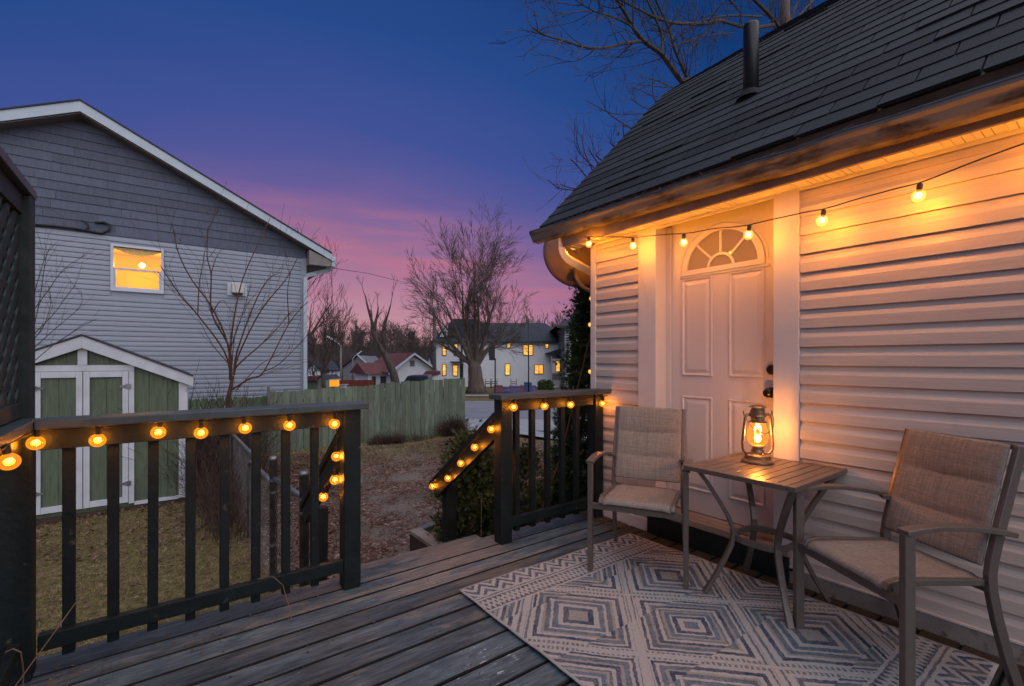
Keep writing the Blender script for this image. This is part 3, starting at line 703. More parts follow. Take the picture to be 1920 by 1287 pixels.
# soffit: vented panels with grooves
k = 0; yv = 2.898
while yv > -2.4:
    g = G(); g.box(2.700, 2.822, yv-.298, yv, WT-.004, WT+.01)
    for q in (.06, .16, .26): g.box(2.702, 2.820, yv-q-.006, yv-q, WT-.0085, WT-.004)
    s = g.obj('soffit_panel', M['soffit'], house)
    if k % 2 == 0:
        hv = G()
        for q in (.03, .09, .12, .19, .22):
            for j in range(10): hv.box(2.712+.0105*j, 2.7165+.0105*j, yv-q-.004, yv-q, WT-.0048, WT-.0042)
        tag(hv.obj('vent_holes', M['f_black'], s), kind='stuff')
    yv -= .30; k += 1
G().box(2.676, 2.699, -2.4, 2.90, WT-.004, 2.375).obj('fascia', M['fascia'], house)
G().box(2.800, 2.8205, -2.4, 2.70, WT-.022, WT-.005).obj('frieze_moulding', M['trim'], house)
# gutter: k-style trough, sagging and dented
prof = [(0, 0), (0, -.088), (-.060, -.088), (-.074, -.070), (-.088, -.035), (-.104, -.018), (-.106, 0), (-.100, 0), (-.098, -.012), (-.080, -.035), (-.062, -.078), (-.006, -.082), (-.006, 0)]
g = G(); v = []; N = 70
for i in range(N+1):
    y = 3.215-(3.215+2.4)*i/N
    zt = 2.300+.055*min(max((y-.3)/2.9, -.4), 1)+.0025*noise.noise((y*1.7, 0, 0))
    if .7 < y < 1.25: zt += .006*math.sin((y-.7)/.55*math.pi*2)
    for a, b in prof:
        wv = .004*noise.noise((y*2.1, 5, 0)) if a < -.05 else 0
        v.append((2.675+a+wv, y, zt+b))
n = len(prof); g.add(v, [(i*n+k, i*n+(k+1) % n, (i+1)*n+(k+1) % n, (i+1)*n+k) for i in range(N) for k in range(n)]+[tuple(range(n)), tuple(N*n+k for k in range(n))])
g.obj('gutter', M['gutter'], house, smooth=False)
g = G(); P = []
for i in range(71):
    y = 3.215-5.615*i/70
    zt = 2.300+.055*min(max((y-.3)/2.9, -.4), 1)+.0025*noise.noise((y*1.7, 0, 0))+(.006*math.sin((y-.7)/.55*math.pi*2) if .7 < y < 1.25 else 0)
    P.append((2.572+.004*noise.noise((y*2.1, 5, 0)), y, zt+.003))
g.tube(P, 0, flat=(.014, .005, (1, 0, 0))); g.obj('gutter_lip', M['galv'], house)
g = G(); g.prism([(2.675, 2.355), (2.675, 2.267), (2.612, 2.267), (2.586, 2.32), (2.568, 2.340), (2.568, 2.357)], 'y', 3.216, 3.220); g.obj('gutter_end_cap', M['gutter'], house)
# debris in the gutter
g = G()
for i in range(1500):
    y = R.triangular(.6, 3.0, 2.3); x = R.uniform(2.578, 2.665); z = 2.300+.055*min(max((y-.3)/2.9, 0), 1)+R.uniform(-.02, .016)
    a = R.uniform(0, 6.28); l = R.uniform(.02, .085); up = R.uniform(-.15, .45)
    g.tube([(x, y, z), (x+math.cos(a)*l*.25, y+math.sin(a)*l, z+up*l)], .0011, n=3, cap=False)
tag(g.obj('gutter_debris', M['twig'], house, fix=False), kind='stuff')
# roof
E0 = (2.640, 2.395); K1 = (4.394, 4.142)
s1 = Vector((K1[0]-E0[0], K1[1]-E0[1])); L1 = s1.length; s1.normalize(); s2 = Vector((math.cos(math.radians(34.6)), math.sin(math.radians(34.6))))
def roof_pt(s, up=0):
    # soft knee between the two pitches
    if s < L1-.25: p = Vector(E0)+s1*s; nn = Vector((-s1.y, s1.x))
    elif s > L1+.25: p = Vector(K1)+s2*(s-L1); nn = Vector((-s2.y, s2.x))
    else:
        k = (s-L1+.25)/.5; a = Vector(E0)+s1*(L1-.25); c = Vector(K1); b_ = Vector(K1)+s2*.25
        p = a*(1-k)**2+c*2*k*(1-k)+b_*k*k; tt = (s1*(1-k)+s2*k).normalized(); nn = Vector((-tt.y, tt.x))
    return p+nn*up
roof = empty('roof', (4.4, 1, 4)); roof.parent = house; roof.location = Vector((4.4, 1, 4))-wpos(house)
g = G(); N = 60; LT = 7.2
under = [roof_pt(LT*i/N, -.012) for i in range(N+1)]; low = [roof_pt(LT*i/N, -.16) for i in range(N, -1, -1)]
for i in range(N):
    g.prism([tuple(roof_pt(LT*i/N, -.012)), tuple(roof_pt(LT*(i+1)/N, -.012)), tuple(roof_pt(LT*(i+1)/N, -.11)), tuple(roof_pt(LT*i/N, -.11))], 'y', -2.4, 3.125)
g.obj('roof_deck', M['fascia'], roof)
EX = .143; TW = .345; nrow = 44
far = G(); npc = 0
for r in range(nrow):
    s = r*EX-.012; sag = R.uniform(-.002, .002)
    y = 3.150+R.uniform(-.006, .006)-((r*.115) % 1.035)+0.0
    segs = []; yt = 3.150
    first = ((r*.115) % 1.035)
    yb = yt-first if first > .05 else yt-1.035
    while yt > -2.0:
        segs.append((yt, yb)); yt = yb; yb -= 1.035
    for (a, b_) in segs:
        # one strip of three tabs, tabs separated by open slots
        cuts = []; c = a
        gg = G(); th = .009
        off = (a-b_)
        nt_ = max(1, round(off/TW)); tw = off/nt_
        for q in range(nt_):
            ya = a-q*tw-.0038; ybb = a-(q+1)*tw+.0038
            lift = R.uniform(0, .002)+(R.uniform(.004, .009) if R.random() < .06 else 0); e = R.uniform(-.002, .002)
            p0 = roof_pt(s+e, th+.004+lift); p1 = roof_pt(s+EX+.01, th-.002); p2 = roof_pt(s+EX+.01, -.010); p3 = roof_pt(s+e, -.002+lift*.5)
            gg.prism([tuple(p0), tuple(p1), tuple(p2), tuple(p3)], 'y', ybb, ya)
        # a thin keyway strip under the slots
        visible = (b_ > -.9 or r < 30)
        if npc < 290 and a > -.9:
            gg.obj('shingle', M['shingle'], roof, fix=False); npc += 1
        else: far.add(gg.v, gg.f)
if far.v: tag(far.obj('shingle_courses', M['shingle'], roof, fix=False), kind='stuff')
# rake trim along the gable edge
g = G()
for i in range(N):
    g.prism([tuple(roof_pt(LT*i/N, -.004)), tuple(roof_pt(LT*(i+1)/N, -.004)), tuple(roof_pt(LT*(i+1)/N, -.13)), tuple(roof_pt(LT*i/N, -.13))], 'y', 3.126, 3.145)
g.obj('rake_board', M['fascia'], roof)
# vent pipe
pv = Vector((3.40, 1.696, 3.142))
t = house
g = G(); g.lathe([(.052, -.15), (.052, .50), (.050, .515), (.040, .518), (.040, .40)], pv, 20); g.obj('vent_pipe', M['pipe'], house, smooth=True, bevel=0)
g = G(); g.tube([pv+Vector((-.012, 0, -.03)), pv+Vector((-.012, 0, .028))], [.095, .058], n=18); g.obj('pipe_boot', M['shingle'], house)
# downspout elbow at the gutter's far end
g = G(); pts = [at(1053, 445, d=3.98), at(1053, 455, d=3.98), at(1053, 464, d=3.98), at(1055, 472, d=3.985), at(1059, 479, d=3.99), at(1065, 486, d=4.0), at(1075, 492, d=4.02), at(1090, 500, d=4.06), at(1112, 512, d=4.12), at(1135, 525, d=4.2)]
g.tube(pts, 0, flat=(.054, .054, (SN*.8, CS*.8, .6)))
for q_ in range(2, 7):
    for f_ in (0, .5):
        pp = pts[q_].lerp(pts[q_+1], f_); g.tube([pp-(pts[q_+1]-pts[q_]).normalized()*.0015, pp+(pts[q_+1]-pts[q_]).normalized()*.0015], 0, flat=(.058, .058, (SN*.8, CS*.8, .6))); g.obj('downspout', M['soffit'], house)
for i in range(6):
    p = pts[1].lerp(pts[3], i/5)
# satellite dish fixed behind the corner
t = empty('satellite_dish', at(1080, 492, d=4.5), label='round grey satellite dish mounted behind the house corner under the eave', cat='satellite dish')
c = at(1082, 476, d=4.5); ax = Vector((-.62, -.70, .05)).normalized(); u = ax.orthogonal().normalized(); vv = ax.cross(u)
g = G(); rings = []; nn = 40
for j in range(9):
    rr = .315*j/8
    for k in range(nn): g.v.append(tuple(c+u*rr*math.cos(2*math.pi*k/nn)+vv*rr*1.08*math.sin(2*math.pi*k/nn)-ax*(.45*rr*rr-.05)*1.0))
g.f = [(j*nn+k, j*nn+(k+1) % nn, (j+1)*nn+(k+1) % nn, (j+1)*nn+k) for j in range(8) for k in range(nn)]
o = g.obj('dish', M['dish'], t, smooth=True, fix=False); so_ = o.modifiers.new('solid', 'SOLIDIFY'); so_.thickness = .006
g = G(); g.tube([at(1077, 505, d=4.35), at(1082, 524, d=4.35), at(1092, 538, d=4.35), at(1106, 546, d=4.34), at(1130, 552, d=4.34)], .021, n=10); g.obj('mount_arm', M['gutter'], t, smooth=True)
g = G(); g.tube([at(1070, 503, d=4.33), at(1074, 502, d=4.42)], .020, n=8); g.obj('feed_bracket', M['gutter'], t)

# ================================================================== NEIGHBOUR HOUSE (left)
nb = empty('house', (-1.3, 12.5, -.9), label='grey neighbouring house on the left with a lit upstairs window in its gable', cat='house')
NY = 12.5; RX, RZ = -1.32, 6.03; SL = .4925; WR = 2.83; WL = -5.48; OV = .32
wx0, wx1, wz0, wz1 = -.845, -.075, 2.685, 3.545
# core walls round the window opening
G().box(WL, wx0, NY+.02, NY+.2, -1, 4.0).obj('wall', M['n_siding'], nb)
G().box(wx1, WR, NY+.02, NY+.2, -1, 4.0).obj('wall', M['n_siding'], nb)
G().box(wx0, wx1, NY+.02, NY+.2, -1, wz0).obj('wall', M['n_siding'], nb)
G().box(wx0, wx1, NY+.02, NY+.2, wz1, 4.0).obj('wall', M['n_siding'], nb)
G().box(WR-.2, WR, NY+.2, 21, -1.2, 4.0).obj('wall', M['n_siding'], nb)
G().box(WL, WL+.2, NY+.2, 21, -1.2, 4.0).obj('wall', M['n_siding'], nb)
G().prism([(WL, 4.001), (WR, 4.001), (RX, RZ-.02)], 'y', NY+.02, NY+.2).obj('gable_wall', M['n_shingle'], nb)
z = 3.755-CH
def nprof(h): return [(0, 0), (-.024, 0), (-.023, h*.50), (-.016, h*.60), (-.014, h*.85), (-.001, h*.86), (-.001, h), (0, h)]
while z > -.9:
    for a, b_ in (((WL, WR-.12),) if not (z+CH > wz0-.05 and z < wz1+.05) else ((WL, wx0-.055), (wx1+.055, WR-.12))):
        G().prism([(NY+.02+p, z+q) for p, q in nprof(CH)], 'x', a, b_).obj('siding_board', M['n_siding'], nb, fix=True)
    z -= CH
G().box(WR-.118, WR+.01, NY-.004, NY+.02, -1, 3.755).obj('corner_post', M['n_siding'], nb)
G().box(WL, WR+.01, NY-.008, NY+.02, 3.757, 3.800).obj('band_board', M['n_shingle'], nb)
# gable shingles in courses of individual panels
z = 3.80; k = 0; hS = .178
while z < RZ-.05:
    zt = z+hS
    xa = RX-(RZ-.02-z)/SL; xb = RX+(RZ-.02-z)/SL; x = max(xa, WL)-R.uniform(0, 1.0); lim = min(xb, WR)
    while x < lim:
        x2 = x+R.choice((1.05, 1.22, .8))
        # clip the panel against both roof slopes
        pts = [(max(x, xa, WL), z), (min(x2, xb, WR), z)]
        xat = RX-(RZ-.02-zt)/SL; xbt = RX+(RZ-.02-zt)/SL
        p = [(max(x, WL), z), (min(x2, WR), z), (min(x2, WR), zt), (max(x, WL), zt)]
        def clip(p, f):
            o = []
            for i in range(len(p)):
                a_, b_ = p[i], p[(i+1) % len(p)]; fa, fb = f(a_), f(b_)
                if fa >= 0: o.append(a_)
                if fa*fb < 0: q = fa/(fa-fb); o.append((a_[0]+(b_[0]-a_[0])*q, a_[1]+(b_[1]-a_[1])*q))
            return o
        p = clip(p, lambda q: (RZ-.02-q[1])-SL*abs(q[0]-RX) if q[0] > RX else 1); p = clip(p, lambda q: (RZ-.02-q[1])-SL*abs(q[0]-RX) if q[0] < RX else 1) if p else p
        p = [(a_+(.003 if abs(a_-x) < 1e-6 else -.003 if abs(a_-x2) < 1e-6 else 0), b_) for a_, b_ in p]
        if len(p) > 2 and p[0][0] < WR:
            g = G(); n = len(p)
            # thicker at the butt, thin at the top
            v = [(a_, NY+.019-.016*(1-(b_-z)/hS)-.003, b_) for a_, b_ in p]+[(a_, NY+.0195, b_) for a_, b_ in p]
            g.add(v, [tuple(range(n))]+[(i, (i+1) % n, (i+1) % n+n, i+n) for i in range(n)]); g.obj('wall_shingle', M['n_shingle'], nb)
        x = x2
    z = zt; k += 1
# roof slabs with rake fascia, soffit
for sgn, ex in ((1, 3.37), (-1, RX-(3.37-RX))):
    ez = RZ+.21-SL*abs(ex-RX)
    g = G(); g.prism([(RX, RZ+.21), (ex, ez), (ex, ez-.03), (RX, RZ+.18)], 'y', NY-OV-.02, 21.3); g.obj('roof_slab', M['f_roof'], nb)
    g = G(); g.prism([(RX, RZ+.178), (ex, ez-.032), (ex, ez-.20), (RX, RZ-.02)], 'y', NY-OV, NY-OV+.03); g.obj('rake_board', M['n_trim'], nb)
    g = G(); g.prism([(RX, RZ-.035), (ex, ez-.205), (ex, ez-.215), (RX, RZ-.045)], 'y', NY-OV+.03, NY+.02); g.obj('rake_soffit', M['n_soffit'], nb)
g = G(); g.prism([(WR+.012, 3.93), (3.36, 3.72), (3.36, 3.60), (3.30, 3.575), (WR+.012, 3.575)], 'y', NY-OV+.032, NY-.01); g.obj('eave_return', M['n_soffit'], nb)
G().box(WR, 3.36, NY+.02, 21.3, 3.56, 3.60).obj('eave_soffit', M['n_soffit'], nb)
g = G(); g.prism([(3.362, 3.83), (3.362, 3.71), (3.42, 3.72), (3.47, 3.80), (3.47, 3.83)], 'y', NY-OV-.02, 21.3); g.obj('gutter', M['n_trim'], nb)
g = G(); g.tube([(3.42, NY-OV+.05, 3.72), (3.42, NY-OV+.05, 3.60), (3.34, NY-.12, 3.50), (2.86, NY-.05, 3.34), (2.80, NY-.045, 3.26), (2.80, NY-.045, -.9)], 0, flat=(.085, .065, (1, 0, 0.01))); g.obj('downspout', M['n_trim'], nb)
# window with a real small room behind
g = G(); f0 = .05
for a in ((wx0-f0, wx1+f0, wz0-f0, wz0), (wx0-f0, wx1+f0, wz1, wz1+f0), (wx0-f0, wx0, wz0, wz1), (wx1, wx1+f0, wz0, wz1)): g.box(a[0], a[1], NY-.03, NY+.03, a[2], a[3])
win = g.obj('window', M['vinyl'], nb)
mz = (wz0+wz1)/2-.02
g = G()
for a in ((wx0, wx1, mz-.02, mz+.02), (wx0, wx0+.035, wz0, mz-.02), (wx1-.035, wx1, wz0, mz-.02), (wx0+.035, wx1-.035, wz0, wz0+.04)): g.box(a[0], a[1], NY+.0, NY+.035, a[2], a[3])
g.obj('sash', M['vinyl'], win)
glassm = bpy.data.materials.new('clear_pane'); glassm.use_nodes = True; tt = glassm.node_tree; tt.nodes.clear()
o_ = tt.nodes.new('ShaderNodeOutputMaterial'); a_ = tt.nodes.new('ShaderNodeBsdfTransparent'); b_ = tt.nodes.new('ShaderNodeBsdfGlossy'); b_.inputs['Roughness'].default_value = .03
mx = tt.nodes.new('ShaderNodeMixShader'); mx.inputs[0].default_value = .03; tt.links.new(a_.outputs[0], mx.inputs[1]); tt.links.new(b_.outputs[0], mx.inputs[2]); tt.links.new(mx.outputs[0], o_.inputs[0])
G().box(wx0, wx1, NY+.040, NY+.044, wz0, wz1).obj('pane', glassm, win)
roomm = plain('room_wall', (.80, .50, .03), .8, .05, 3, 0)
g = G(); x0, x1, y0, y1, z0_, z1_ = wx0-.5, wx1+.5, NY+.201, NY+1.7, wz0-.7, wz1+.12
g.add([(x0,y0,z0_),(x1,y0,z0_),(x1,y1,z0_),(x0,y1,z0_),(x0,y0,z1_),(x1,y0,z1_),(x1,y1,z1_),(x0,y1,z1_)], [(0,3,2,1),(4,5,6,7),(1,2,6,5),(2,3,7,6),(3,0,4,7)])
g.obj('room', roomm, win, fix=False)
g = G(); 
def swag(u_, v_): 
    return (wx0+(wx1-wx0)*u_, NY+.06+.012*math.sin(u_*40), wz1-(.03+.11*math.sin(math.pi*u_))*v_)
g.grid(swag, 30, 3); g.obj('valance', roomm, win, fix=False)
g = G(); lc = (-.42, NY+.9, wz1-.20); g.ball(lc, .055, 14, 10); g.obj('ceiling_light', emit('room_lamp', (1, .70, .28), 12), win, smooth=True)
l = bpy.data.lights.new('room_light', 'POINT'); l.energy = 52; l.color = (1, .50, .03); l.shadow_soft_size = .07
lo = link(bpy.data.objects.new('room_light', l)); lo.parent = win; lo.location = Vector((-.42, NY+.75, wz1-.33))-wpos(win)
# wall vent hood
g = G(); g.box(1.14, 1.53, NY-.03, NY+.018, 2.70, 2.985); vt = g.obj('wall_vent', M['vinyl'], nb, bevel=.008)
G().prism([(NY-.03, 2.98), (NY-.07, 3.01), (NY-.15, 2.96), (NY-.17, 2.76), (NY-.03, 2.76)], 'x', 1.215, 1.455).obj('hood', M['ventbeige'], vt, bevel=.01)
G().box(1.235, 1.435, NY-.155, NY-.04, 2.725, 2.758).obj('flap', M['f_black'], vt)
# a looped cable and hook under the gable
g = G()
P = [at(x_, y_, Y=NY-.04) for x_, y_ in ((62, 422), (100, 424), (150, 430), (190, 438), (204, 432), (206, 422), (196, 417), (178, 418))]
g.tube(P, .022, n=6); cb_ = g.obj('conduit', M['f_black'], nb, smooth=True)
g = G(); g.tube([at(x_, y_, Y=NY-.04) for x_, y_ in ((154, 414), (164, 420), (166, 428), (156, 432), (140, 430))], .016, n=6); g.obj('conduit', M['f_black'], nb, smooth=True)
t = empty('wire', at(62, 370, X=-.43), label='thin wire slanting from the lattice post to the gable of the grey house', cat='wire')
g = G(); g.tube([Vector((-.43, 2.73, 1.87)), at(95, 392, Y=7), at(150, 430, Y=NY-.04)], .004, n=4); g.obj('strand', M['galv'], t)

# ================================================================== GARDEN SHED
sh = empty('garden_shed', (-.83, 8.9, -.75), label='small green garden shed with white trim and double doors', cat='shed')
SY = 8.0; sx0, sx1, srx, srz, sez = -1.90, .235, -.84, 1.50, .965
ssl = (srz-sez)/(.31-srx)
G().box(sx0, sx1, SY+.001, 9.9, -.70, .93).obj('body', M['shed_green'], sh)
G().prism([(sx0, .931), (sx1, .931), (sx1, srz-.03-ssl*(sx1-srx)), (srx, srz-.03), (sx0, srz-.03-ssl*(srx-sx0))], 'y', SY+.001, 9.9).obj('gable', M['shed_green'], sh)
x = sx0+.01
for x in np.arange(sx0+.10, sx1-.05, .203):                # T1-11 battens between grooves
    G().prism([(x+.004, -.68), (x+.199, -.68), (x+.199, srz-.05-ssl*abs(x+.199-srx)), (x+.1, srz-.05-ssl*abs(x+.1-srx)) if abs(x+.1-srx) > .1 else (srx, srz-.05), (x+.004, srz-.05-ssl*abs(x+.004-srx))], 'y', SY-.008, SY).obj('wall_panel', M['shed_green'], sh)
for sgn, ex in ((1, .315), (-1, -1.99)):
    ez = srz+.02-ssl*abs(ex-srx)
    G().prism([(srx, srz+.055), (ex, ez+.035), (ex, ez+.015), (srx, srz+.035)], 'y', SY-.10, 10.0).obj('roof_slab', M['f_roof'], sh)
    G().prism([(srx, srz+.033), (ex, ez+.013), (ex, ez-.125), (srx, srz-.120)], 'y', SY-.085, SY-.058).obj('rake_board', M['white_paint'], sh, bevel=.003)
G().box(srx-.045, srx+.045, SY-.035, SY-.009, 1.168, srz-.10).obj('king_post', M['white_paint'], sh)
G().box(sx1-.085, sx1+.012, SY-.035, SY-.009, -.68, sez-.02).obj('corner_board', M['white_paint'], sh, bevel=.002)
G().box(sx1+.0, sx1+.022, SY-.009, SY+.08, -.68, sez-.02).obj('corner_board', M['white_paint'], sh)
DL, DM, DR, DT, DB = -1.275, -.835, -.392, 1.165, -.640
G().box(DL-.06, DR+.060, SY-.036, SY-.009, DT-.075, DT).obj('door_header', M['white_paint'], sh)
G().box(DR+.004, DR+.060, SY-.036, SY-.009, DB-.02, DT-.077).obj('door_casing', M['white_paint'], sh)
G().box(DL-.060, DL-.004, SY-.036, SY-.009, DB-.02, DT-.077).obj('door_casing', M['white_paint'], sh)
G().box(DR+.062, sx1-.087, SY-.030, SY-.009, -.69, -.645).obj('bottom_board', M['white_paint'], sh)
G().box(sx0, sx1, SY-.02, 9.9, -.90, -.702).obj('skid', M['brownwood'], sh)
for a, b__, sgn in ((DL, DM-.004, -1), (DM+.004, DR, 1)):
    dd = empty('shed_door', (a, SY-.02, 0)); dd.parent = sh; dd.location = Vector(((a+b__)/2, SY-.02, 0))-wpos(sh)
    zt = DT-.080
    for k_, q in enumerate(((a, a+.060, DB, zt), (b__-.060, b__, DB, zt), (a+.061, b__-.061, zt-.075, zt), (a+.061, b__-.061, DB, DB+.075))):
        G().box(q[0], q[1], SY-.046, SY-.012, q[2], q[3]).obj('door_frame', M['white_paint'], dd, bevel=.002)
    nb_ = 2; wd = (b__-a-.122)/nb_
    for j in range(nb_): G().box(a+.061+j*wd+.002, a+.061+(j+1)*wd-.002, SY-.022, SY-.010, DB+.076, zt-.076).obj('door_board', M['shed_green'], dd)
    hx = b__ if sgn > 0 else a
    for hz in (zt-.20, DB+.25):
        g = G(); g.box(hx-.028, hx+.028, SY-.052, SY-.047, hz-.03, hz+.03); g.prism([(hx-.03*sgn, hz-.02), (hx-.085*sgn, hz-.010), (hx-.085*sgn, hz+.010), (hx-.03*sgn, hz+.02)], 'y', SY-.052, SY-.0475); g.obj('hinge', M['galv'], dd)

# ================================================================== GREEN BOARD FENCE
def wood_fence(label, X0, X1, Y, top, mat, drop=0, step=.142, group='green board fences'):
    t = empty('board_fence', ((X0+X1)/2, Y, ground_z((X0+X1)/2, Y)), label=label, cat='fence', group=group)
    x = X0
    while x < X1-.02:
        wdt = step-.011+R.uniform(-.004, .004); zt = top(x)+R.uniform(-.022, .018); z0_ = ground_z(x, Y)-.02
        lean = R.uniform(-.010, .010)
        g = G(); yj = R.uniform(-.004, .004)
        v = []
        for yy_ in (Y-.016+yj, Y+.0+yj):
            v += [(x, yy_, z0_), (x+wdt, yy_, z0_), (x+wdt+lean, yy_, zt-.01), (x+wdt-.02+lean, yy_, zt), (x+.02+lean, yy_, zt), (x+lean, yy_, zt-.01)]
        g.add(v, [(0,1,2,3,4,5), (11,10,9,8,7,6)]+[(i, i+6, (i+1) % 6+6, (i+1) % 6) for i in range(6)])
        g.obj('fence_board', mat, t); x += step
    for zr in (.25, 1.15):
        g = G(); g.tube([(X0, Y+.03, ground_z(X0, Y)+zr), (X1, Y+.03, ground_z(X1, Y)+zr)], 0, flat=(.04, .09, (0, 1, 0))); g.obj('fence_rail', mat, t)
    return t
wood_fence('tall faded green board fence in the middle, ending by the street', 1.90, 7.03, 11.78, lambda x: .505+.030*(x-1.9)+(.045 if x > 4.35 else 0), M['fence_green'])
wood_fence('lower dark green board fence behind the shed and the bare shrub', -4.5, 1.84, 11.86, lambda x: .40, M['fence_dark'])
t = empty('fence_post', (1.87, 11.76, -.9), label='grey square post where the two green fences meet, beside the bare shrub', cat='post')
G().box(1.845, 1.895, 11.72, 11.77, -.92, .60).obj('shaft', M['lamp_pole'], t); G().box(1.84, 1.90, 11.715, 11.775, .601, .615).obj('cap', M['lamp_pole'], t)

# ================================================================== CHAIN-LINK FENCE
FX = .76
t = empty('chain_link_fence', (FX, 5.5, -.8), label='rusty chain-link fence with round metal posts behind the left railing', cat='fence')
for (x_, y_, r_, zt) in ((.825, 3.70, .034, .40), (.74, 4.42, .031, .40), (.76, 5.66, .030, .40), (.76, 7.6, .024, .30), (.76, 9.5, .024, .30)):
    g = G(); g.lathe([(r_, ground_z(x_, y_)-.05), (r_, zt-.02), (r_*1.13, zt-.019), (r_*1.13, zt), (r_*.8, zt+.014), (.001, zt+.02)], (x_, y_, 0), 16); g.obj('post', M['galv'], t, smooth=True)
    if r_ > .029:
        for zz in (zt-.20, zt-.30, zt-.75):
            g = G(); g.lathe([(r_, zz), (r_*1.14, zz+.001), (r_*1.14, zz+.02), (r_, zz+.021)], (x_, y_, 0), 14); g.obj('tension_band', M['galv'], t)
for pts in ([(.86, 3.72, .19), (.80, 4.05, .205), (.745, 4.40, .225)], [(.76, 5.69, .205), (.76, 6.4, .20), (.76, 7.6, .19), (.76, 9.5, .15)]):
    g = G(); g.tube(pts, .021, n=10); g.obj('top_rail', M['galv'], t, smooth=True)
# open gate leaf with rounded corner
g = G(); g.tube([(.745, 4.50, -.62), (.745, 4.50, .10), (.735, 4.54, .17), (.72, 4.62, .20), (.70, 5.40, .20), (.70, 5.52, .16), (.70, 5.56, .08), (.70, 5.56, -.62)], .019, n=10); g.obj('gate_frame', M['galv'], t, smooth=True)
def chain(xa, ya, xb, yb, z0_, z1_, name):
    g = G(); L = math.hypot(xb-xa, yb-ya); H_ = z1_-z0_; p = .062
    def P(s, z): return (xa+(xb-xa)*s/L+R.uniform(-.002, .002), ya+(yb-ya)*s/L, z)
    s = -H_
    while s < L:
        for m_ in (0, 1):
            s0, s1_ = max(s, 0), min(s+H_, L)
            if s1_ > s0+.01:
                za, zb_ = z0_+(s0-s), z0_+(s1_-s)
                if m_: za, zb_ = z0_+z1_-za, z0_+z1_-zb_
                g.tube([P(s0, za), P(s1_, zb_)], .0015, n=3, cap=False)
        s += p
    tag(g.obj(name, M['lamp_pole'], t, fix=False), kind='stuff')
chain(.86, 3.72, .745, 4.40, -.78, .19, 'wire_mesh'); chain(.745, 4.52, .70, 5.55, -.70, .17, 'wire_mesh'); chain(.76, 5.69, .76, 9.5, -.80, .18, 'wire_mesh')

# timber edging by the steps
t = empty('timber_edging', (2.05, 4.1, -.6), label='low weathered timber planter edge beside the foot of the steps', cat='planter')
g = G(); g.tube([(2.04, 4.42, -.50), (2.06, 3.60, -.50)], 0, flat=(.13, .035, (1, 0, 0))); g.obj('top_board', M['sillwood'], t, bevel=.004)
g = G(); g.tube([(2.0, 4.42, -.64), (2.0, 3.60, -.64)], 0, flat=(.035, .24, (1, 0, 0))); g.obj('side_board', M['brownwood'], t, bevel=.004)
g = G(); g.tube([(2.10, 4.46, -.53), (2.9, 4.70, -.53)], 0, flat=(.09, .05, (0, 1, 0))); g.obj('end_board', M['lamp_pole'], t, bevel=.004)

# ================================================================== RUG, FURNITURE
RP = {(0, 0): (1.256, 2.172), (1, 0): (2.630, 2.160), (0, 1): (1.256, .352), (1, 1): (2.690, .350)}
g = G(); nu, nv = 70, 90
def rp(u_, v_):
    a = Vector(RP[0, 0]).lerp(Vector(RP[1, 0]), u_); b__ = Vector(RP[0, 1]).lerp(Vector(RP[1, 1]), u_); p = a.lerp(b__, v_)
    e = min(u_, 1-u_, v_, 1-v_)
    return (p.x+.004*noise.noise((v_*9, u_*2, 1)), p.y+.004*noise.noise((u_*9, 4, 0)), .0100+.0050*noise.noise((u_*3, v_*4, 0))+.0016*noise.noise((u_*9, v_*14, 2))+(.012*max(0, noise.noise((u_*9, v_*9, 7))) if e < .03 else 0))
g.grid(rp, nu, nv)
nb0 = len(g.v)
me = g.mesh('rug', M['rug'], True)
at_ = me.attributes.new('uvw', 'FLOAT_VECTOR', 'POINT'); at_.data.foreach_set('vector', [c for j in range(nv+1) for i in range(nu+1) for c in (1.42*i/nu, 1.82*j/nv, 0)])
o = link(bpy.data.objects.new('rug', me)); sd = o.modifiers.new('solid', 'SOLIDIFY'); sd.thickness = .006; sd.offset = -1
tag(o, 'flat woven rug with navy and cream diamonds lying on the deck', 'rug')

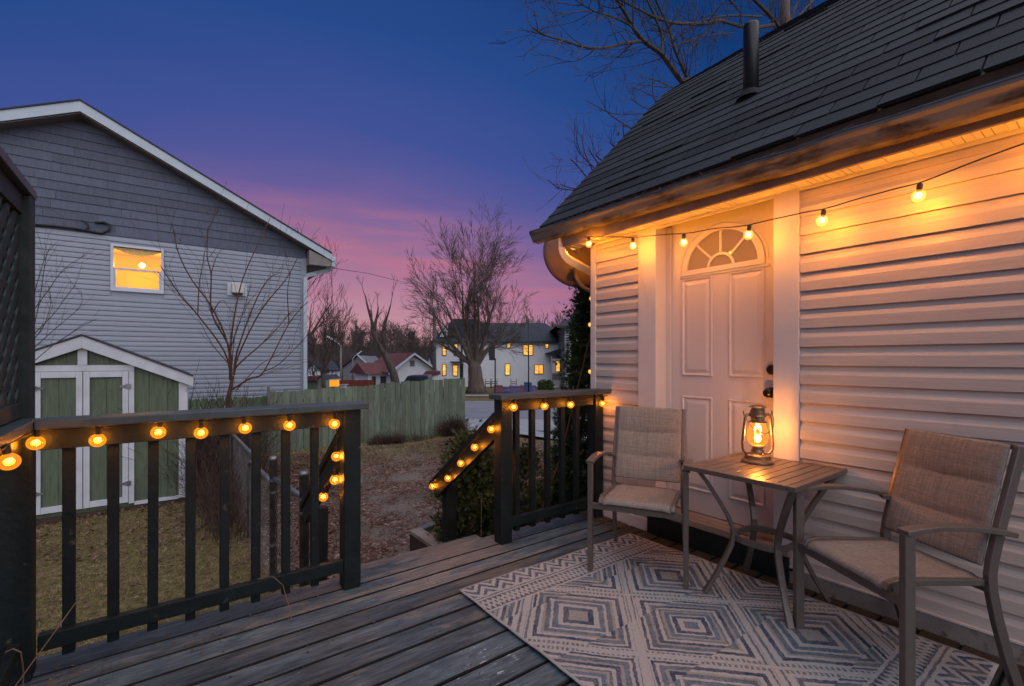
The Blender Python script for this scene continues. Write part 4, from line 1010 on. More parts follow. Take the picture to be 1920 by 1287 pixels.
def make_chair(label):
    c = empty('patio_chair', (0, 0, 0), label=label, cat='chair', group='patio chairs')
    W, Ha = .262, .628
    for s in (-1, 1):
        g = G(); g.tube([(s*W, 0, 0), (s*W, 0, Ha-.004)], 0, flat=(.026, .040, (1, 0, 0))); g.obj('leg', M['taupe'], c, bevel=.003, local=True)
        g = G(); P = [(s*W, -.018, Ha+.002), (s*W, .04, Ha+.010), (s*W, .12, Ha+.015), (s*W, .22, Ha+.010), (s*(W-.006), .32, Ha-.004), (s*(W-.014), .43, Ha-.028)]
        g.tube(P, 0, flat=(.044, .018, (1, 0, 0))); g.obj('armrest', M['taupe'], c, bevel=.003, local=True)
        bx = .212
        g = G(); P = [(s*bx, .515, .905), (s*bx, .472, .76), (s*bx, .430, .62), (s*bx, .398, .50), (s*bx, .388, .44), (s*bx, .392, .38), (s*(bx+.002), .412, .28), (s*(bx+.005), .450, .14), (s*(bx+.008), .500, 0)]
        g.tube(P, 0, flat=(.022, .038, (1, 0, 0))); g.obj('back_leg', M['taupe'], c, bevel=.003, local=True)
        g = G(); g.tube([(s*.196, -.020, .400), (s*.198, -.012, .418), (s*.198, .03, .428), (s*.198, .2, .418), (s*.198, .38, .408)], 0, flat=(.022, .024, (1, 0, 0))); g.obj('seat_rail', M['taupe'], c, bevel=.003, local=True)
        g = G(); g.tube([(s*.20, .385, .60), (s*(W-.016), .405, .602)], 0, flat=(.016, .03, (0, 0, 1))); g.obj('arm_bracket', M['taupe'], c, local=True)
    g = G(); g.tube([(-W, .0, .378), (W, .0, .378)], 0, flat=(.020, .034, (0, 1, 0))); g.obj('front_crossbar', M['taupe'], c, bevel=.002, local=True)
    g = G(); g.tube([(-.21, .392, .385), (.21, .392, .385)], 0, flat=(.020, .030, (0, 1, 0))); g.obj('rear_crossbar', M['taupe'], c, bevel=.002, local=True)
    g = G(); g.tube([(-.2, .516, .900), (.2, .516, .900)], 0, flat=(.014, .018, (0, 1, 0))); g.obj('top_bar', M['taupe'], c, local=True)
    def seat(u_, v_):
        x = (u_*2-1)*.188; yq = -.030+.415*v_; dip = .016*math.sin(math.pi*v_)*(1-(u_*2-1)**2)
        z = .436-.014*v_-dip; 
        if v_ < .10: z -= .030*((.10-v_)/.10)**2
        z += .0015*math.sin(u_*60)*math.sin(v_*3.14)
        if abs(u_*2-1) > .90: z -= .006
        return (x, yq, z)
    g = G(); g.grid(seat, 22, 22); o = g.obj('seat', M['fabric'], c, smooth=True, fix=False, local=True); s_ = o.modifiers.new('solid', 'SOLIDIFY'); s_.thickness = .010
    def back(u_, v_):
        x = (u_*2-1)*.199; hh = .468+.440*v_
        yb = .377+(.515-.389)*((hh-.44)/.465)**1.05
        # padded in three bands with sagging seams
        vv_ = v_+.035*(1-(u_*2-1)**2)*0+.02*math.sin(math.pi*u_)
        bl = abs(math.sin(math.pi*min(max(vv_, 0), 1)*3))**.45; e = 1-abs(u_*2-1)**6
        pad = .013*bl*e
        return (x, yb-.012-pad+.012*(1-(u_*2-1)**2)*math.sin(math.pi*v_), hh)
    g = G(); g.grid(back, 24, 48); o = g.obj('backrest', M['fabric'], c, smooth=True, fix=False, local=True); s_ = o.modifiers.new('solid', 'SOLIDIFY'); s_.thickness = .009; s_.offset = 1
    return c
ch = make_chair('taupe mesh patio chair in the corner, left of the small table')
def copy_tree(o, parent=None):
    c = o.copy(); link(c); c.parent = parent
    for k_ in list(o.children): copy_tree(k_, c)
    return c
ch.location = (2.119, 1.696, .013); ch.rotation_euler.z = -1.067
c2 = copy_tree(ch); c2.location = (2.194, .717, .013); c2.rotation_euler.z = -2.098
c2['label'] = 'taupe mesh patio chair nearest the viewer, right of the small table'

# side table
TC = (2.505, 1.182); TZ = .680
tb = empty('side_table', (TC[0], TC[1], .013), label='small square slatted metal side table between the two chairs', cat='table')
hx, hy = .300, .275
for a in ((-hx, hx, -hy, -hy+.036), (-hx, hx, hy-.036, hy), (-hx, -hx+.036, -hy+.037, hy-.037), (hx-.036, hx, -hy+.037, hy-.037)):
    G().box(TC[0]+a[0], TC[0]+a[1], TC[1]+a[2], TC[1]+a[3], TZ-.024, TZ).obj('top_frame', M['taupe'], tb, bevel=.003)
n = 9; wdt = (2*hy-.074)/n
for i in range(n):
    y0 = TC[1]-hy+.037+i*wdt
    G().box(TC[0]-hx+.037, TC[0]+hx-.037, y0+.0028, y0+wdt-.0028, TZ-.008, TZ-.001).obj('slat', M['taupe'], tb, bevel=.001)
for sx_ in (-1, 1):
    for sy_ in (-1, 1):
        c_ = Vector((TC[0]-.012, TC[1]-.012, 0))
        P = [(.235, .655), (.205, .60), (.160, .50), (.128, .42), (.112, .36), (.110, .32), (.118, .27), (.140, .20), (.172, .11), (.212, .014)]
        g = G(); g.tube([c_+Vector((sx_*a, sy_*a, z_)) for a, z_ in P], 0, flat=(.030, .020, (sx_, -sy_, 0))); g.obj('leg', M['taupe'], tb, bevel=.003)
g = G(); rr = .135; P = []
for i in range(33):
    a = 2*math.pi*i/32; cc, ss = math.cos(a), math.sin(a); k_ = (abs(cc)**3.2+abs(ss)**3.2)**(-1/3.2)
    P.append((TC[0]-.012+.128*k_*cc, TC[1]-.012+.128*k_*ss, .315))
g.tube(P, 0, flat=(.032, .014, (0, 0, 1)), cap=False); g.obj('ring_brace', M['taupe'], tb, bevel=.002)

# hurricane lantern
LB = at(1419, 868, Z=TZ); LB = Vector((LB.x+.02, LB.y+.005, TZ))
ln = empty('hurricane_lantern', LB, label='lit bronze hurricane lantern with a glass chimney standing on the side table', cat='lantern')
S_ = 1.0
g = G(); g.lathe([(.078, 0), (.080, .004), (.079, .012), (.068, .019), (.066, .021), (.066, .040), (.060, .045), (.040, .052), (.034, .056)], LB, 28); g.obj('base_tank', M['brass'], ln, smooth=False)
g = G(); g.lathe([(.034, .056), (.030, .070), (.026, .072), (.026, .082), (.038, .086), (.036, .092), (.02, .094)], LB, 24); g.obj('burner', M['brass'], ln)
g = G(); g.lathe([(.036, .215), (.044, .217), (.044, .222), (.034, .226), (.034, .245), (.043, .250), (.042, .252), (.040, .262), (.041, .266), (.038, .268), (.038, .282), (.033, .284), (.033, .296), (.046, .298), (.040, .305), (.02, .312), (.001, .314)], LB, 26); g.obj('chimney_cap', M['brass'], ln)
g = G(); pr = [(.026, .093), (.040, .100), (.050, .118), (.053, .140), (.050, .168), (.042, .195), (.037, .216)]
nn = 28; g.v = [(LB.x+r_*math.cos(2*math.pi*k_/nn), LB.y+r_*math.sin(2*math.pi*k_/nn), LB.z+z_) for r_, z_ in pr for k_ in range(nn)]
g.f = [(i*nn+k_, i*nn+(k_+1) % nn, (i+1)*nn+(k_+1) % nn, (i+1)*nn+k_) for i in range(len(pr)-1) for k_ in range(nn)]
g.obj('glass_chimney', M['lantern_glass'], ln, smooth=True, fix=False)
side = Vector((CS, -SN, 0))                                     # the frame tubes stand left and right
for s in (-1, 1):
    g = G(); P = [(.040, .258), (.056, .262), (.066, .250), (.070, .225), (.076, .17), (.083, .10), (.080, .068), (.064, .050), (.05, .046)]
    g.tube([LB+side*s*a+Vector((0, 0, z_)) for a, z_ in P], .0075, n=10); g.obj('side_tube', M['brass'], ln, smooth=True)
    g = G(); g.tube([LB+side*s*.070+Vector((0, 0, .252)), LB+side*s*.079+Vector((0, 0, .268)), LB+side*s*.076+Vector((0, 0, .280))], .0035, n=6); g.obj('handle_ear', M['brass'], ln)
g = G()
for s in (-1, 1):
    P = []
    for i in range(9):
        f_ = i/8; a = -1+2*f_; rr = .0545; ang = math.atan2(-1, 0)
        P.append(LB+side*(a*.05*s)+Vector((-SN, -CS, 0))*math.sqrt(max(.0031-(a*.05)**2, .0001))+Vector((0, 0, .118+.06*f_)))
    g.tube(P, .0013, n=4)
g.tube([LB+Vector((-SN, -CS, 0))*.04+Vector((0, 0, .058)), LB+Vector((-SN, -CS, 0))*.075+side*(-.01)+Vector((0, 0, .050))], .003, n=6)
g.obj('wire_guard', M['brass'], ln)
g = G(); g.ball((LB.x, LB.y, LB.z+.128), .012, 12, 9, 1.9); g.obj('flame', M['flame'], ln, smooth=True)
g = G(); P = [LB+side*.078*math.cos(a)+Vector((-SN*.082, -CS*.082, 0))*math.sin(a)*.9+Vector((0, 0, .268-.10*math.sin(a))) for a in np.linspace(0, math.pi, 13)]
g.tube(P, .0022, n=5); g.obj('bail_handle', M['brass'], ln)
l = bpy.data.lights.new('lantern_light', 'POINT'); l.energy = LANTERN_W; l.color = (1, .42, .10); l.shadow_soft_size = .022
lo = link(bpy.data.objects.new('lantern_light', l)); lo.parent = ln; lo.location = (0, 0, .150)

# ================================================================== STRING LIGHTS
gm = {}
def bulb_meshes(kind):
    if kind in gm: return gm[kind]
    r = .0275 if kind == 'amber' else .0265
    a = G(); a.ball((0, 0, 0), r, 20, 14, .97 if kind == 'amber' else 1.05); a = a.mesh('bulb', M['bulb_amber' if kind == 'amber' else 'bulb_clear'], True)
    b_ = G(); b_.lathe([(.009, .022), (.010, .026), (.0105, .030), (.0115, .034), (.0115, .050), (.010, .054), (.004, .058)], (0, 0, 0), 14); b_ = b_.mesh('socket', M['plastic_dark'])
    c = G(); c.ball((0, 0, .002), .0095 if kind == 'amber' else .0125, 12, 8, 1.0); c = c.mesh('filament', M['filament' if kind == 'amber' else 'filament_clear'], True)
    d = G(); d.ball((0, 0, -.001), .0185, 12, 8, 1.0); d = d.mesh('glow', M['core'], True)
    gm[kind] = (a, b_, c, d); return gm[kind]
lights = {}
def string(label, pts, kind, cable, power, sag=.01, tilt=.2, lit=True, cat='string lights'):
    t = empty('string_lights', pts[0], label=label, cat=cat, group='strings of globe bulbs')
    ms = bulb_meshes(kind)
    g = G(); g.tube(cable, .0024 if kind == 'amber' else .0030, n=6); g.obj('cable', M['black_cable'], t)
    for p in pts:
        b_ = put('bulb', ms[0], t, p); b_.rotation_euler = (R.uniform(-tilt, tilt), R.uniform(-tilt, tilt), 0)
        s = bpy.data.objects.new('socket', ms[1]); link(s); s.parent = b_
        f_ = bpy.data.objects.new('filament', ms[2] if lit else ms[3]); link(f_); f_.parent = b_
        if not lit: b_.scale = (.85,)*3; f_.scale = (.5,)*3
        if lit:
            if (kind, power) not in lights:
                l = bpy.data.lights.new('bulb_light', 'POINT'); l.energy = power; l.color = (1, .36, .03) if kind == 'amber' else (1, .335, .012); l.shadow_soft_size = .016; lights[(kind, power)] = l
            lo = bpy.data.objects.new('bulb_light', lights[(kind, power)]); link(lo); lo.parent = b_
    return t
def through(pts, top, sag, n=6, wig=.004):
    out = []
    tp = [Vector(p)+Vector((0, 0, top)) for p in pts]
    for i in range(len(tp)-1):
        for k_ in range(n):
            f_ = k_/n; q = tp[i].lerp(tp[i+1], f_); q.z += -sag*4*f_*(1-f_)
            if 0 < k_: q += Vector((wig*noise.noise((i*3+f_*2, 1, 0)), wig*noise.noise((i*3+f_*2, 5, 0)), wig*2*noise.noise((i*3+f_*3, 9, 0))))
            out.append(q)
    out.append(tp[-1]); return out
# overhead string along the wall
up = [Vector(v) for v in ((2.600, 2.60, 2.135), (2.645, 2.150, 2.050), (2.655, 1.765, 1.990), (2.660, 1.350, 1.935), (2.66, .985, 1.925), (2.66, .610, 1.955), (2.66, .22, 2.03), (2.66, -.2, 2.12))]
up = [at(x_, y_, X=X_) for x_, y_, X_ in ((1104, 458, 2.62), (1187, 461, 2.64), (1282, 455, 2.65), (1403, 441, 2.66), (1541, 414, 2.66), (1722, 368, 2.66))]+[Vector((2.66, .18, 2.03)), Vector((2.66, -.22, 2.10))]
up = [at(1075, 463, d=4.08)]+up
cab = through(up, .056, -.004, 6, .002); string('string of glowing clear globe bulbs strung under the eave above the door', up, 'clear', cab, UPPER_W)
# left railing
yb = 2.515
lp = [at(67, 831, Y=yb), at(183, 826, Y=yb), at(297, 811, Y=yb), at(377, 812, Y=yb), at(460, 803, Y=yb), at(543, 798, Y=yb), at(627, 795, Y=yb)]
lead = [Vector((-.36, yb-.02, .975)), Vector((-.30, yb, .955))]
string('string of amber globe bulbs hanging under the cap of the long left railing', lp, 'amber', [Vector((-.41, yb+.0, .95))]+through(lp, .056, .010)+[Vector((.79, 2.52, .95))], BULB_W)
sp = [at(17, 866, X=-.395), at(-60, 905, X=-.395), at(-190, 960, X=-.395)]
string('amber globe bulbs hanging along the side railing at the left edge', sp, 'amber', [Vector((-.40, 2.50, .965))]+through(sp, .056, .012), BULB_W)
rp_ = [at(963, 764, Y=yb), at(1021, 762, Y=yb), at(1070, 759, Y=yb), at(1130, 757, Y=yb)]
string('string of amber globe bulbs under the cap of the short right railing', rp_, 'amber', [Vector((1.79, 2.545, .83)), Vector((1.80, 2.53, .90))]+through(rp_, .056, .012)+[Vector((2.8, 2.52, .955))], BULB_W)
st = [at(921, 805, X=1.775), at(890, 839, X=1.775), at(864, 869, X=1.775), at(840, 897, X=1.775), at(811, 912, X=1.80)]
string('string of amber globe bulbs following the right stair handrail', st, 'amber', [Vector((1.79, 2.60, .86))]+through(st, .052, .012), BULB_W)
sl_ = [at(631, 856, X=.755), at(628, 900, X=.755), at(606, 932, X=.755), at(676, 852, X=1.0)][:3]
string('short string of amber globe bulbs on the left stair handrail behind the corner post', sl_, 'amber', [Vector((.76, 2.66, .87))]+through(sl_, .052, .01), BULB_W)
cs = [at(1109, 560, d=4.6), at(1107, 609, d=4.6), at(1107, 697, d=4.6)]
string('string of pale globe bulbs drooping behind the house corner', cs, 'clear', through(cs, .05, .0), .05, lit=False)

# ================================================================== VEGETATION
def rnd_dir(d, spread):
    v = Vector((R.gauss(0, 1), R.gauss(0, 1), R.gauss(0, 1))); v = (v-d*v.dot(d)); v = v.normalized() if v.length > 1e-6 else d.orthogonal().normalized()
    return (d*math.cos(spread)+v*math.sin(spread)).normalized()
def branch(g, p, d, L, r, lvl, cfg):
    """recursive bare branch, cfg: list per level (children, length ratio, spread lo, spread hi, up pull)"""
    seg = 5 if lvl > 1 else 4 if lvl == 1 else 3
    pts = [p.copy()]; rad = [r]; q = p.copy(); dd = d.copy()
    for i in range(seg):
        dd = rnd_dir(dd, R.uniform(.03, .20)*cfg['wob']); dd = (dd+Vector((0, 0, cfg['up']))).normalized()
        q = q+dd*(L/seg); pts.append(q.copy()); rad.append(max(r*(1-(i+1)/seg*.72), cfg['rmin']))
    g.tube(pts, rad, n=7 if lvl >= 3 else 5 if lvl == 2 else 3, cap=False)
    if lvl == 0: return
    nchild = cfg['n'][lvl-1]
    for k_ in range(nchild):
        f_ = R.uniform(cfg['from'], 1.0) if k_ else 1.0
        i = min(int(f_*seg), seg-1); base = pts[i].lerp(pts[i+1], f_*seg-i)
        t_ = (pts[i+1]-pts[i]).normalized()
        nd = rnd_dir(t_, R.uniform(*cfg['sp'])); rr = max(rad[i]*R.uniform(*cfg.get('rr', (.45, .68))), cfg['rmin'])
        branch(g, base, nd, L*R.uniform(*cfg['ratio']), rr, lvl-1, cfg)
def bare_tree(base, trunk_pts, trunk_rad, limbs, cfg, mat, label, name='bare_tree', cat='tree', group='bare trees', seed=1, limb_len=4, limb_r=.12, lvl=4):
    global R
    keep = R; R = random.Random(seed)
    t = empty(name, base, label=label, cat=cat, group=group)
    g = G(); g.tube(trunk_pts, trunk_rad, n=12); g.obj('trunk', mat, t, smooth=True, fix=False)
    g = G()
    for (p, d, L, r) in limbs: branch(g, Vector(p), Vector(d).normalized(), L, r, lvl, cfg)
    g.obj('crown', mat, t, fix=False)
    R = keep; return t
def toward(px0, py0, px1, py1, d): return (at(px1, py1, d=d)-at(px0, py0, d=d))
CFG = dict(n=[4, 4, 4, 3], ratio=(.5, .72), sp=(.25, .62), up=.06, wob=1, rmin=.006)
CFG['from'] = .25
# big maple by the street
D0 = 38.0; b0 = at(893, 739, d=D0); b0.z = ground_z(b0.x, b0.y)-.1
tr = [b0, at(893, 725, d=D0), at(892, 710, d=D0), at(890, 690, d=D0), at(888, 674, d=D0)]
tips = [(870, 655, 745, 560), (872, 650, 770, 480), (878, 640, 815, 430), (882, 640, 845, 420), (886, 645, 880, 440), (892, 660, 925, 450), (900, 660, 950, 470), (900, 670, 975, 500), (905, 670, 985, 560), (875, 655, 740, 600), (880, 650, 860, 470)]
limbs = []
for i, (a, b_, c, d_) in enumerate(tips):
    p = at(889+(a-885)*.35, 684, d=D0); q = at(c, d_, d=D0+R.uniform(-5, 5)); v = q-p
    limbs.append((p, v.normalized()+Vector((0, 0, .05)), v.length*.53, .21))
cfg = dict(CFG, n=[5, 5, 5, 5], rmin=.010, up=.02, sp=(.25, .66), ratio=(.42, .68), wob=.7, rr=(.30, .50)); cfg['from'] = .18
bare_tree(b0, tr, [1.0, .70, .60, .55, .30], limbs, cfg, M['bark_grey'], 'largest bare tree, wide crown of fine branches in front of the white house', seed=11)
# leaning pruned tree behind the fence
D1 = 30; b1 = at(748, 722, d=D1); b1.z = ground_z(b1.x, b1.y)-.1
tr = [b1, at(738, 700, d=D1), at(722, 665, d=D1), at(708, 640, d=D1), at(700, 618, d=D1)]
lim = [(at(700, 618, d=D1), toward(700, 618, 684, 548, D1), 2.2, .12), (at(702, 622, d=D1), toward(702, 622, 708, 578, D1), 1.6, .13), (at(712, 645, d=D1), toward(712, 645, 740, 560, D1), 2.6, .13), (at(716, 655, d=D1), toward(716, 655, 724, 600, D1), 1.5, .11), (at(724, 668, d=D1), toward(724, 668, 735, 615, D1), 1.3, .10)]
bare_tree(b1, tr, [.30, .25, .20, .16, .13], lim, dict(CFG, n=[2, 3, 2, 2], rmin=.012, ratio=(.35, .6), up=.05), M['bark'], 'leaning bare tree with lopped limbs rising behind the green fence', seed=5, lvl=3)
# other bare trees: px, py(base), top px, top py, depth, spread
spec = [(640, 715, 636, 545, 46, 'tall fine-twigged bare tree left of the leaning one, behind the street lamp', 21, 5.2),
        (600, 722, 590, 660, 26, 'low forked bare tree close beside the grey house corner', 22, 2.6),
        (668, 712, 672, 590, 60, 'bare tree between the two street lamps, in front of the wood', 23, 5.0),
        (770, 700, 772, 600, 70, 'bare tree rising behind the red-roofed house', 24, 5.0),
        (1012, 700, 1010, 560, 78, 'bare tree behind the right part of the white house', 25, 7.5),
        (1055, 700, 1052, 565, 84, 'bare tree behind the far right house and hedge', 26, 7.0),
        (565, 700, 545, 400, 24, 'bare treetop showing over the roof slope of the grey house', 27, 5.0),
        (610, 700, 592, 505, 21, 'thin bare tree right behind the grey house downspout', 28, 3.0)]
for (px, py, tx, ty, dd, lab, sd_, LL) in spec:
    b_ = at(px, py, d=dd); b_.z = ground_z(b_.x, b_.y)-.1; tp = at(tx, ty, d=dd); H_ = tp.z-b_.z
    k0 = b_.lerp(tp, .28); tr = [b_, b_.lerp(tp, .12)+Vector((.05, 0, 0)), k0]
    rb = H_*.018; lim = []
    rr_ = random.Random(sd_)
    for j in range(6):
        a = rr_.uniform(0, 6.28); s = rr_.uniform(.15, .62)
        lim.append((b_.lerp(tp, rr_.uniform(.18, .30)) if j else k0, Vector((math.cos(a)*s, math.sin(a)*s, 1)), H_*rr_.uniform(.26, .34), rb*.5))
    bare_tree(b_, tr, [rb, rb*.85, rb*.75], lim, dict(CFG, n=[4, 4, 4, 3], rmin=max(.006, dd*.00030), ratio=(.45, .68), up=.07), M['bark'], lab, seed=sd_, lvl=3 if dd > 40 else 3)
# woodland along the horizon: one mass
def woods():
    rr_ = random.Random(77); keep = R
    protos = []
    for k_ in range(5):
        g = G(); globals()['R'] = random.Random(100+k_)
        g.tube([Vector((0, 0, 0)), Vector((.1, 0, 4)), Vector((0, .1, 9))], [.22, .16, .07], n=4, cap=False)
        for j in range(9):
            a = R.uniform(0, 6.28); s = R.uniform(.2, .7)
            branch(g, Vector((0, 0, R.uniform(1.5, 8))), Vector((math.cos(a)*s, math.sin(a)*s, 1)).normalized(), R.uniform(2.2, 3.6), .09, 2, dict(CFG, n=[4, 4], rmin=.035, ratio=(.45, .7), up=.05))
        protos.append((np.array(g.v), g.f))
    globals()['R'] = keep
    V = []; Fc = []; n0 = 0
    for i in range(330):
        d = rr_.uniform(85, 150); r = rr_.uniform(-1.35, .75)*d
        if i > 150: r = rr_.uniform(-.55, .22)*d
        x, y = RD(r, d); v, f = protos[rr_.randrange(5)]; a = rr_.uniform(0, 6.28); s = rr_.uniform(.55, 1.0)*(.62+.55*(d-85)/65)
        c, s_ = math.cos(a)*s, math.sin(a)*s
        P = np.column_stack((v[:, 0]*c-v[:, 1]*s_+x, v[:, 0]*s_+v[:, 1]*c+y, v[:, 2]*s*.82+hill_z(d)-.5)); V.append(P)
        Fc += [tuple(q+n0 for q in ff) for ff in f]; n0 += len(v)
    g = G(); g.v = [tuple(p) for p in np.concatenate(V)]; g.f = Fc
    tag(g.obj('woodland', M['wood_far'], None, fix=False), 'dense bare woodland on the low hill along the horizon', 'woodland', kind='stuff')
def hill_z(d): return -2.0+6.4*max(0, min(1, (d-75)/70))
woods()
g = G(); v = []; dl = [72, 80, 95, 115, 135, 160, 200]; rl = np.linspace(-1.6, 1.6, 60)
for d in dl:
    for q in rl:
        x, y = RD(q*d, d); v.append((x, y, hill_z(d)-.3+(1.6 if d >= 160 else 0)+.8*noise.noise((x*.03, y*.03, 0))*(d > 85)))
n = len(rl); g.add(v, [(j*n+i, j*n+i+1, (j+1)*n+i+1, (j+1)*n+i) for j in range(len(dl)-1) for i in range(n-1)]); tag(g.obj('hill', M['hill'], None, smooth=True, fix=False), kind='structure')
# thicket of brush that closes the woodland below the twigs
g = G(); rr_ = random.Random(9)
for i in range(26000):
    d = rr_.uniform(80, 128); r = rr_.uniform(-.62, .30)*d; x, y = RD(r, d); z = hill_z(d)-.4
    h_ = rr_.uniform(1.5, 4.6); a = rr_.uniform(0, 6.28); w_ = rr_.uniform(.05, .13); lx, ly = rr_.uniform(-.5, .5), rr_.uniform(-.5, .5)
    g.add([(x-w_*CS, y+w_*SN, z), (x+w_*CS, y-w_*SN, z), (x+lx, y+ly, z+h_)], [(0, 1, 2)])
tag(g.obj('undergrowth', M['wood_far'], None, fix=False), 'brown undergrowth filling the foot of the far woodland', 'undergrowth', kind='stuff')

# bare multi-stemmed shrub in front of the grey house
def pl(lst, Yp, s=3.388, ox=300, oy=400, jit=.25): 
    j0 = R.uniform(-jit, jit)
    return [at(ox+x_/s, oy+y_/s, Y=Yp+j0*i/len(lst)) for i, (x_, y_) in enumerate(lst)]
def smooth(pts, n=4):
    out = []
    for i in range(len(pts)-1):
        p0 = pts[max(i-1, 0)]; p1 = pts[i]; p2 = pts[i+1]; p3 = pts[min(i+2, len(pts)-1)]
        for k_ in range(n):
            t_ = k_/n; out.append(.5*((2*p1)+(p2-p0)*t_+(2*p0-5*p1+4*p2-p3)*t_*t_+(3*p1-p0-3*p2+p3)*t_**3))
    out.append(pts[-1]); return out
SYP = 10.4
b_ = at(430, 800, Y=SYP); b_.z = ground_z(b_.x, b_.y)-.05
t = empty('bare_shrub', b_, label='tall reddish bare shrub fanning out in front of the grey house wall', cat='shrub', group='bare shrubs')
g = G(); g.tube(smooth([b_, at(428, 760, Y=SYP), at(433, 725, Y=SYP), at(436, 705, Y=SYP)]), [.048]*4+[.04]*4+[.034]*5, n=10); g.obj('trunk', M['bark_red'], t, smooth=True, fix=False)
g = G(); R2 = random.Random(4)
br = [[(455, 1040), (440, 850), (330, 640), (325, 390), (300, 280), (305, 110)], [(455, 1060), (410, 880), (250, 660), (120, 510), (0, 330)], [(445, 1060), (430, 830), (330, 600), (200, 420), (120, 260), (85, 110)],
      [(455, 1040), (450, 830), (490, 560), (540, 380), (640, 160), (700, 30)], [(470, 1020), (490, 880), (590, 600), (680, 430), (760, 380)], [(470, 1030), (500, 900), (640, 620), (800, 420), (880, 270)],
      [(475, 1010), (500, 960), (690, 790), (830, 630)], [(460, 1120), (570, 1050), (660, 1005), (820, 700), (940, 560)], [(660, 1005), (740, 970), (820, 900), (950, 760)], [(240, 650), (250, 450), (280, 280), (305, 80)],
      [(325, 390), (350, 300), (388, 230)], [(455, 840), (520, 650), (580, 450)], [(430, 950), (330, 830), (250, 680)], [(455, 1000), (480, 760), (570, 560)], [(820, 700), (810, 500), (830, 380)], [(480, 1130), (640, 960), (760, 900)], [(330, 640), (380, 560), (420, 560)]]
for i, l_ in enumerate(br):
    P = smooth(pl(l_, SYP, jit=.8)); n = len(P); r0 = .019 if i < 8 else .011
    g.tube(P, [r0*(1-.72*k_/n) for k_ in range(n)], n=5, cap=False)
    for q in range(5 if i < 10 else 2):
        k_ = R.randrange(3, n-1); d = (P[k_+1]-P[k_]).normalized()
        branch(g, P[k_], rnd_dir(d, R.uniform(.2, .5)), R.uniform(.3, 1.0), .0045, 1, dict(CFG, n=[2], rmin=.0026))
g.obj('crown', M['bark_red'], t, fix=False)
# twiggy stems seen at far left behind the lattice
b_ = at(40, 700, Y=7.0); b_.z = -.85
t = empty('bare_shrub', b_, label='thin bare twigs reaching right from behind the lattice screen', cat='shrub', group='bare shrubs')
g = G()
for l_ in ([(62, 620), (75, 560), (85, 490), (92, 470), (110, 452)], [(60, 570), (70, 530), (84, 480), (78, 465)], [(50, 600), (90, 545), (120, 505), (160, 478)], [(50, 640), (100, 590), (125, 555), (142, 535)], [(50, 665), (100, 620), (150, 575), (152, 545)], [(50, 650), (80, 615), (95, 570), (90, 545)], [(50, 690), (110, 640), (180, 598)]):
    P = smooth([at(x_, y_, Y=7.0+.02*i) for i, (x_, y_) in enumerate(l_)]); n = len(P); g.tube(P, [.0055*(1-.7*k_/n) for k_ in range(n)], n=4, cap=False)
    for q in range(6): k_ = R.randrange(2, n-1); branch(g, P[k_], rnd_dir((P[k_+1]-P[k_]).normalized(), .45), R.uniform(.1, .35), .0022, 1, dict(CFG, n=[1], rmin=.0013))
    g.tube([P[0], Vector((P[0].x-.9, P[0].y, -.8))], .009, n=4)
g.obj('stems', M['bark'], t, fix=False)
# thickets: upright fans of thin stems
def thicket(c, rx, ry, h_, n, mat, label, name='brush_thicket', cat='brush', group='thickets of brown brush', thick=.004, lean=.35, seed=1, kids=3):
    rr_ = random.Random(seed); t = empty(name, c, label=label, cat=cat, group=group); g = G()
    global R
    keep = R; R = rr_
    for i in range(n):
        a = rr_.uniform(0, 6.28); q = rr_.random()**.5; x, y = c[0]+rx*q*math.cos(a), c[1]+ry*q*math.sin(a)
        d = Vector((rr_.gauss(0, lean), rr_.gauss(0, lean), 1)).normalized()
        branch(g, Vector((x, y, ground_z(x, y)-.03)), d, h_*rr_.uniform(.45, 1.0)*(1-.5*q), thick, 1, dict(CFG, n=[kids], rmin=thick*.45, up=-.02, sp=(.2, .7)))
    g.obj('stems', mat, t, fix=False); R = keep
    return t
c_ = lambda px, py, Yp: (lambda v: (v.x, v.y, ground_z(v.x, v.y)))(at(px, py, Y=Yp))
thicket(c_(385, 840, 8.7), .55, .9, 1.5, 420, M['brush'], 'tangled brown brush between the shed and the wire fence', seed=2, thick=.006, kids=4)
thicket((.55, 7.0, -.8), .22, 1.3, .9, 260, M['brush'], 'brown stems growing up along the wire fence', seed=6, thick=.005)
thicket((.95, 9.3, -.84), .5, .8, 1.3, 230, M['bark'], 'thin upright brown stems behind the wire fence posts', seed=14, thick=.005)
thicket(c_(850, 810, 11.5), .30, .2, .62, 420, M['brush'], 'rusty brown bush against the street end of the green fence', seed=3, thick=.007, lean=.4, kids=4)
thicket(c_(725, 835, 11.4), .45, .18, .34, 260, M['brush'], 'low dark brown bush at the foot of the green fence', seed=4, thick=.007, lean=.5, kids=4)
thicket(c_(775, 830, 11.5), .6, .12, .25, 140, M['brush'], 'sparse dead weeds along the middle of the green fence', seed=8, thick=.005, lean=.5)
